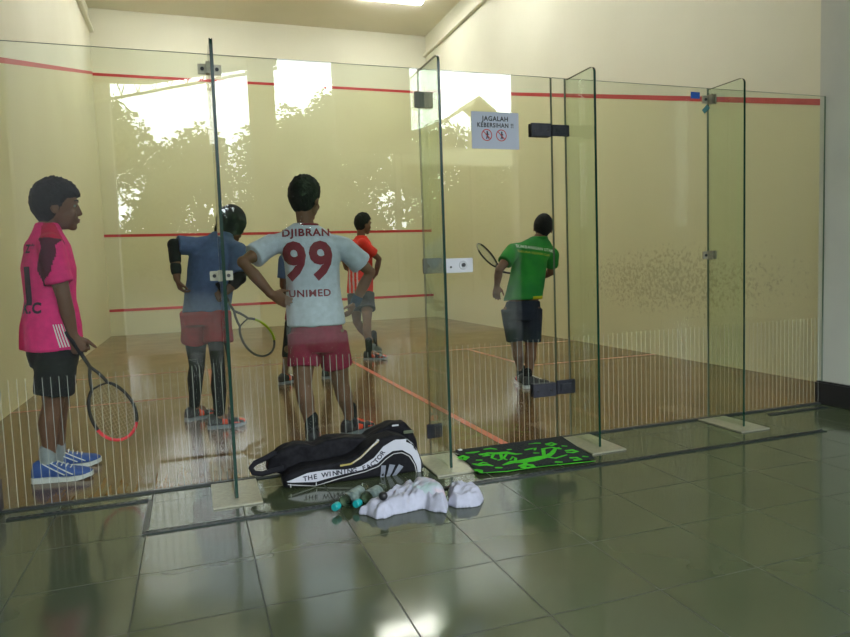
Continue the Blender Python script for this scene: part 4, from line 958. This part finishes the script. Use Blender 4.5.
# cloths
CLOTH = fabric('white_cotton_cloth', (.46, .47, .57))
def tinted():
    m = mat('tie_dyed_cloth', (.6, .65, .7), .85, 0, .2); N, L = nt(m); b = N['Principled BSDF']; tc = N.new('ShaderNodeTexCoord'); nz = N.new('ShaderNodeTexNoise'); nz.inputs['Scale'].default_value = 9; L.new(tc.outputs['Object'], nz.inputs['Vector'])
    r = N.new('ShaderNodeValToRGB'); e = r.color_ramp.elements; e[0].position = .35; e[0].color = (.34, .48, .46, 1); e[1].position = .65; e[1].color = (.58, .40, .44, 1); q = e.new(.5); q.color = (.45, .47, .55, 1)
    L.new(nz.outputs['Fac'], r.inputs[0]); L.new(r.outputs[0], b.inputs['Base Color']); return m
CLOTHT = tinted()
def cloth(name, outline, m, lab, seed, hmax, fdir_=0.0, z0=.0, peak=None):
    """crumpled sheet: a pile with an irregular edge and long creases"""
    poly = [fl(*p) for p in outline]; n = len(poly); off = V((seed * 3.7, seed * 1.3, seed)); step = .0042
    # smooth the outline
    def seg(p):
        best = 9
        for a, b in zip(poly, poly[1:] + poly[:1]):
            ab = b - a; t_ = max(0, min(1, (p - a).dot(ab) / ab.length_squared)); best = min(best, (p - a - ab * t_).length)
        ins = False
        for a, b in zip(poly, poly[1:] + poly[:1]):
            if (a.y > p.y) != (b.y > p.y) and p.x < (b.x - a.x) * (p.y - a.y) / (b.y - a.y) + a.x: ins = not ins
        return best if ins else -best
    x0, x1 = min(p.x for p in poly), max(p.x for p in poly); y0, y1 = min(p.y for p in poly), max(p.y for p in poly)
    nx, ny = int((x1 - x0) / step) + 1, int((y1 - y0) / step) + 1; bm = bmesh.new(); G = {}
    ca, sa = math.cos(fdir_), math.sin(fdir_); pk = fl(*peak) if peak else sum(poly, V()) / n; R_ = max(x1 - x0, y1 - y0) * .5
    for i in range(nx + 1):
        for j in range(ny + 1):
            p = V((x0 + i * step, y0 + j * step, 0)); d = seg(p) + .006 * noise.noise(p * 30 + off)
            if d < 0: continue
            wx = p.x + .02 * noise.noise(p * 9 + off); wy = p.y + .02 * noise.noise(p * 9 - off)
            u_, v_ = wx * ca + wy * sa, -wx * sa + wy * ca
            rid = 1 - 2 * abs(noise.noise(V((u_ * 9, v_ * 30, seed)))); rid2 = 1 - 2 * abs(noise.noise(V((u_ * 26, v_ * 14, seed + 5))))
            env = smooth(0, .035, d) ** .6; lump = .70 + .30 * math.exp(-((p - pk).length / R_) ** 2 * 2.0) + .25 * noise.noise(p * 12 + off)
            h = env * hmax * (lump + .30 * rid + .20 * rid2) + .010 * smooth(0, .008, d)
            G[(i, j)] = (bm.verts.new(p + Z * (z0 + max(.004, h))), bm.verts.new(p + Z * (z0 + .0008)))
    cells = {(i, j) for (i, j) in G if all(k in G for k in ((i + 1, j), (i, j + 1), (i + 1, j + 1)))}
    for (i, j) in cells:
        a, b, c, d = G[(i, j)], G[(i + 1, j)], G[(i + 1, j + 1)], G[(i, j + 1)]
        bm.faces.new((a[0], b[0], c[0], d[0])); bm.faces.new((d[1], c[1], b[1], a[1]))
        for (nb, e, f) in (((i, j - 1), a, b), ((i + 1, j), b, c), ((i, j + 1), c, d), ((i - 1, j), d, a)):
            if nb not in cells: bm.faces.new((e[1], f[1], f[0], e[0]))
    for v in [v for v in bm.verts if not v.link_faces]: bm.verts.remove(v)
    bmesh.ops.smooth_vert(bm, verts=bm.verts, factor=.5, use_axis_x=True, use_axis_y=True, use_axis_z=True)
    for v in bm.verts: v.co.z = max(v.co.z, z0 + .0006)
    c0 = V((pk.x, pk.y, 0)); o = link(name, bm, m, None, True, c0); tag(o, lab, 'cloth'); return o
cloth('towel', [(357, 515), (364, 511), (377, 508), (387, 502), (397, 495), (408, 492), (422, 493), (436, 496), (446, 498), (449, 505), (448, 514), (436, 513), (424, 510), (414, 511), (404, 514), (394, 515), (388, 519), (376, 520), (366, 516)], CLOTH, 'crumpled white cloth with the small black ball on it, lying on the tiles', 1, .046, .9, peak=(418, 500))
cloth('towel', [(447, 494), (458, 490), (470, 491), (480, 495), (485, 500), (481, 506), (470, 508), (456, 509), (447, 506), (449, 500)], CLOTH, 'bunched white cloth at the right end of the cloth heap', 5, .044, .5, peak=(464, 499))
o = cloth('towel', [(408, 500), (414, 494), (424, 492), (436, 494), (445, 500), (446, 506), (438, 508), (424, 508), (412, 507)], CLOTHT, 'pale green and pink tinted cloth in the middle of the white cloth heap', 9, .030, .5, z0=.040)
tw = bpy.data.objects['towel']; bm = bmesh.new(); p = fl(384, 514); ball(bm, (0, 0, 0), .0195, None, 20); o = link('squash_ball', bm, BLACK, smooth=True); o.location = (p.x, p.y, .019 + max(v.co.z for v in tw.data.vertices if (V((v.co.x, v.co.y)) + V(tw.location[:2]) - V(p[:2])).length < .010)); tag(o, 'small black squash ball on the left end of the white cloth', 'ball')

# mat with green reptile pattern
mt = empty('floor_mat', (3.1, -.23, 0), 'black floor mat with bright green lizard pattern in front of the glass door', 'mat')
mc = [V((2.742, -.47, 0)), V((3.405, -.50, 0)), V((3.483, -.028, 0)), V((2.79, .0 - .028, 0))]
bm = bmesh.new(); a = [bm.verts.new(p + Z * .0105) for p in mc]; b = [bm.verts.new(p + Z * .018) for p in mc]
bm.faces.new(list(reversed(a))); bm.faces.new(b)
for k in range(4): bm.faces.new((a[k], a[(k + 1) % 4], b[(k + 1) % 4], b[k]))
es = [e for e in bm.edges]; bmesh.ops.bevel(bm, geom=es, offset=.004, segments=2, affect='EDGES')
put(link('mat_body', bm, mottled('black_mat_pile', (.010, .012, .016), (.025, .03, .03), 90, .9, .2, .3)), mt)
LIME = mottled('lime_green_print', (.04, .42, .012), (.06, .55, .02), 40, .8, .2, .1)
C6 = crop(450, 430, 5.3125)
strokes = [([(285, 185), (330, 170), (375, 168), (430, 158), (480, 146), (520, 138), (545, 120), (560, 98), (580, 92)], [3, 9, 11, 14, 12, 8, 6, 4, 2]),
 ([(345, 172), (350, 150), (335, 140), (320, 158)], [4, 3, 3, 2]), ([(405, 160), (395, 195), (415, 200)], [5, 4, 3]), ([(500, 140), (495, 100), (540, 92), (585, 100)], [4, 5, 5, 4]), ([(505, 142), (560, 150), (600, 138), (620, 132)], [4, 4, 3, 2]), ([(515, 75), (540, 68), (560, 75), (540, 82), (518, 78)], [5, 5, 5, 5, 5]),
 ([(200, 122), (250, 124), (300, 120), (350, 128), (380, 126)], [5, 8, 9, 5, 2]), ([(230, 130), (222, 148), (245, 155)], [4, 3, 3]), ([(270, 128), (275, 155), (258, 160)], [4, 3, 3]), ([(300, 128), (285, 150), (300, 158)], [3, 3, 3]), ([(165, 130), (185, 126), (205, 134), (180, 138)], [6, 7, 6, 4]),
 ([(50, 145), (70, 138), (90, 145), (75, 158), (55, 152)], [6, 7, 7, 6, 5]), ([(90, 122), (120, 120), (152, 115)], [4, 6, 3]), ([(125, 180), (160, 186), (200, 184), (225, 190)], [4, 7, 6, 3]), ([(160, 178), (175, 172), (195, 176)], [4, 4, 3]), ([(145, 160), (165, 160)], [4, 4]), ([(140, 212), (160, 216), (165, 224)], [6, 7, 4]),
 ([(375, 190), (400, 184), (430, 186), (445, 196), (410, 202), (385, 198)], [6, 7, 7, 6, 6, 5]), ([(185, 102), (215, 98), (245, 102)], [4, 5, 3]), ([(400, 106), (430, 100), (455, 96), (450, 106)], [3, 4, 4, 3]), ([(310, 104), (322, 103)], [4, 3]), ([(450, 122), (470, 122)], [4, 3]), ([(455, 70), (475, 70)], [4, 4]), ([(420, 74), (470, 70)], [2, 2]),
 ([(620, 110), (650, 106), (675, 114), (650, 120), (625, 118)], [5, 6, 5, 5, 4]), ([(645, 148), (670, 146), (695, 156), (665, 160)], [5, 5, 4, 5]), ([(600, 85), (618, 86)], [4, 3]), ([(710, 140), (730, 142)], [4, 3]), ([(570, 170), (588, 170)], [6, 5]), ([(250, 200), (268, 200)], [5, 5]),
 ([(170, 228), (300, 220), (400, 205), (520, 190), (640, 178), (770, 165)], [1.5, 3, 2.5, 1.5, 3.5, 1.5])]
bm = bmesh.new(); kk = 0
for pts, ws in strokes:
    kk += 1; zz = .0188 + (kk % 7) * .00006
    P_ = [fl(*C6(*p), .0188) for p in pts]; W_ = [w_ / 5.3125 / 150 * 1.2 for w_ in ws]; L_, R_ = [], []
    for i, p in enumerate(P_):
        d = (P_[min(i + 1, len(P_) - 1)] - P_[max(i - 1, 0)]).normalized(); e = V((-d.y, d.x, 0)) * W_[i] * 1.6; L_.append(bm.verts.new((p.x + e.x, p.y + e.y, zz))); R_.append(bm.verts.new((p.x - e.x, p.y - e.y, zz)))
    for i in range(len(P_) - 1): bm.faces.new((R_[i], R_[i + 1], L_[i + 1], L_[i]))
    for i in (0, len(P_) - 1):
        c = P_[i]; rr = W_[i] * 1.6; vs = [bm.verts.new((c.x + rr * math.cos(a), c.y + rr * math.sin(a), zz + .00002)) for a in [2 * PI * j / 10 for j in range(10)]]; bm.faces.new(vs)
put(link('lizard_print', bm, LIME), mt)
bm = bmesh.new(); p = fl(460, 450, .02); box(bm, p.x - .012, p.x + .012, p.y - .012, p.y + .012, .019, .024, 0, .003); tag(link('paper_scrap', bm, mat('scrap_paper', (.6, .62, .7), .8)), 'tiny white scrap on the left corner of the patterned mat', 'scrap')

# ------------------------------------------------------------------ outdoors, seen mirrored in the glass
bm = bmesh.new(); box(bm, -60, 80, -110, LD - .2, -.45, -.15); struct(link('ground', bm, mottled('outdoor_paving', (.016, .020, .013), (.026, .030, .02), .6, .9, .2)))
BACKDROP = mottled('added_backdrop_render', (.07, .07, .065), (.05, .05, .045), 1.5, .9)
bm = bmesh.new(); box(bm, -50, 70, -54, -53.7, -.15, 4.4); struct(link('wall_added_backdrop', bm, BACKDROP))  # added wall, blocks the bright low sky behind the trees in the reflection
LEAF = mottled('dark_leaf', (.014, .034, .010), (.028, .055, .016), 3, .6, .3); BARK = mottled('bark', (.06, .045, .03), (.03, .025, .02), 12, .9)
def tree(x, y, h, cw, seed, lab):
    r = empty('tree', (x, y, -.15), lab, 'tree', None); rnd = random.Random(seed)
    bm = bmesh.new(); top = V((x, y, h * .55)); limb(bm, [V((x, y, -.2)), V((x + .1, y, h * .3)), top], [.42, .3, .2], 10)
    for j in range(6):
        a = rnd.uniform(0, 2 * PI); e = top + V((math.cos(a) * cw * .6, math.sin(a) * cw * .5, rnd.uniform(.1, .3) * h)); limb(bm, [lerp(V((x, y, 0)), top, .7), lerp(top, e, .5), e], [.18, .12, .06], 8)
    put(link('trunk', bm, BARK), r)
    bm = bmesh.new(); cl = []
    for j in range(46):
        a = rnd.uniform(0, 2 * PI); rr = rnd.random() ** .5; zz = rnd.uniform(.12, .90)
        env = math.sin(min(1, zz * 1.12) * PI) ** .5
        cl.append((V((x + math.cos(a) * rr * cw * env, y + math.sin(a) * rr * cw * .7 * env, zz * h)), rnd.uniform(.9, 1.9)))
    for c, cr in cl:
        for j in range(int(240 * cr)):
            d = V((rnd.gauss(0, 1), rnd.gauss(0, 1), rnd.gauss(0, 1))).normalized() * cr * rnd.random() ** .4; p = c + d
            e1 = V((rnd.gauss(0, 1), rnd.gauss(0, 1), rnd.gauss(0, .6))).normalized(); e2 = e1.orthogonal().normalized(); L_ = rnd.uniform(.15, .28)
            vs = [bm.verts.new(q) for q in (p - e1 * L_, p + e2 * L_ * .4, p + e1 * L_, p - e2 * L_ * .4)]; bm.faces.new(vs)
    put(link('foliage', bm, LEAF), r)
for i, (x, y, h, cw) in enumerate(((-10.5, -44, 12.9, 4.4), (-3.5, -38, 11.2, 4.3), (2.3, -47, 11.4, 4.3), (7.2, -37, 10.4, 4.0), (12.3, -46, 14.6, 4.8), (17.2, -38, 10.2, 4.4), (23.5, -45, 10.0, 4.8), (30.5, -38, 8.6, 5.2))):
    tree(x, y, h, cw, i + 3, 'leafy green tree outdoors, mirrored in the glass, number %s from the left end' % ('first second third fourth fifth sixth seventh eighth'.split()[i]))
# open truss along the eaves and the far fence
tr = empty('roof_truss', (1.4, -6.6, 3.3), 'pale curved roof truss outdoors, mirrored in the upper left glass', 'truss')
YT = -6.3
def line(px): return 0
bm = bmesh.new(); A, B = V((.3, YT, 3.33)), V((2.75, YT, 3.93)); A2, M2, B2 = V((.3, YT, 3.60)), V((1.05, YT, 3.62)), V((2.75, YT, 3.99))
tube(bm, [A, B], .022, 8); tube(bm, [A2, M2, B2], .016, 8)
n = 12
for j in range(n):
    a, b = lerp(A, B, j / n), lerp(A, B, (j + 1) / n)
    def topz(x): return lerp(3.60, 3.62, (x - .3) / .75) if x < 1.05 else lerp(3.62, 3.99, (x - 1.05) / 1.7)
    mx_ = (a.x + b.x) / 2; m_ = V((mx_, YT, topz(mx_)))
    for q_ in (a, b): tube(bm, [q_, lerp(q_, m_, .55) + V(((q_.x - mx_) * .35, 0, 0)), V((q_.x * .5 + mx_ * .5, YT, topz((q_.x + mx_) / 2)))], .008, 6)
put(link('truss_frame', bm, mat('pale_steel', (.5, .5, .45), .5)), tr)
bm = bmesh.new(); prism(bm, [(.3, 3.60), (1.05, 3.62), (2.75, 3.99), (2.75, 4.75), (.3, 4.75)], YT - .04, YT - .01); put(link('roof_fascia', bm, mat('grey_fascia', (.2, .2, .18), .8)), tr)
pv = empty('pavilion', (12.5, -24, 0), 'low outdoor pavilion with curved pointed roof, mirrored behind the notice sheet', 'pavilion')
bm = bmesh.new(); n = 12
prof = []
for j in range(n + 1):
    t_ = j / n; prof.append((9.6 + 3.6 * t_, 6.5 + 1.6 * t_ ** 1.7))
for j in range(1, n + 1):
    t_ = j / n; prof.append((13.2 + 4.2 * t_, 8.1 - 3.3 * t_))
for a, b in zip(prof, prof[1:]):
    v = [(a[0], -24.5, a[1]), (b[0], -24.5, b[1]), (b[0], -24.5, b[1] - .13), (a[0], -24.5, a[1] - .13)]; w_ = [(p[0], -22.5, p[2]) for p in v]
    vs = [bm.verts.new(p) for p in v + w_]
    for f in ((0, 1, 2, 3), (7, 6, 5, 4), (0, 4, 5, 1), (3, 2, 6, 7)): bm.faces.new([vs[i] for i in f])
put(link('roof', bm, mat('roof_sheet', (.20, .20, .12), .6)), pv)
bm = bmesh.new()
for x_ in (9.8, 13.2, 17.2): box(bm, x_ - .1, x_ + .1, -23.6, -23.4, -.15, 6.8)
put(link('posts', bm, BARK), pv)
bm = bmesh.new()
for j in range(22): x_ = 9.8 + j * .22; box(bm, x_ - .018, x_ + .018, -22.52, -22.48, 5.6, 6.55 + .018 * j)
box(bm, 9.7, 17.3, -22.6, -22.4, 5.2, 5.9); put(link('pickets', bm, mat('roof_sheet', (.2, .2, .12))), pv)

# ------------------------------------------------------------------ daylight
w = bpy.data.worlds.new('sky'); sc.world = w; w.use_nodes = True
bg = w.node_tree.nodes['Background']; bg.inputs[0].default_value = (.86, .94, 1.0, 1); bg.inputs[1].default_value = 20.0
for (x0, x1, z0, z1) in ((.55, 2.32, 0, OPEN), (2.66, 3.5, 0, OPEN), (3.5, 4.62, 0, 2.75), (4.62, 6.36, 0, OPEN)):
    o = area('daylight_portal', ((x0 + x1) / 2, LD + .01, (z0 + z1) / 2), (PI / 2, 0, 0), x1 - x0, z1 - z0, 1, (1, 1, 1)); o.data.cycles.is_portal = True
sc.view_settings.view_transform = 'Standard'; sc.view_settings.look = 'None'; sc.view_settings.exposure = -0.3; sc.view_settings.gamma = 1
sc.view_settings.use_curve_mapping = False
sc.cycles.use_denoising = True; sc.cycles.transparent_max_bounces = 24; sc.cycles.max_bounces = 8; sc.cycles.glossy_bounces = 5; sc.cycles.caustics_reflective = False; sc.cycles.sample_clamp_indirect = 12
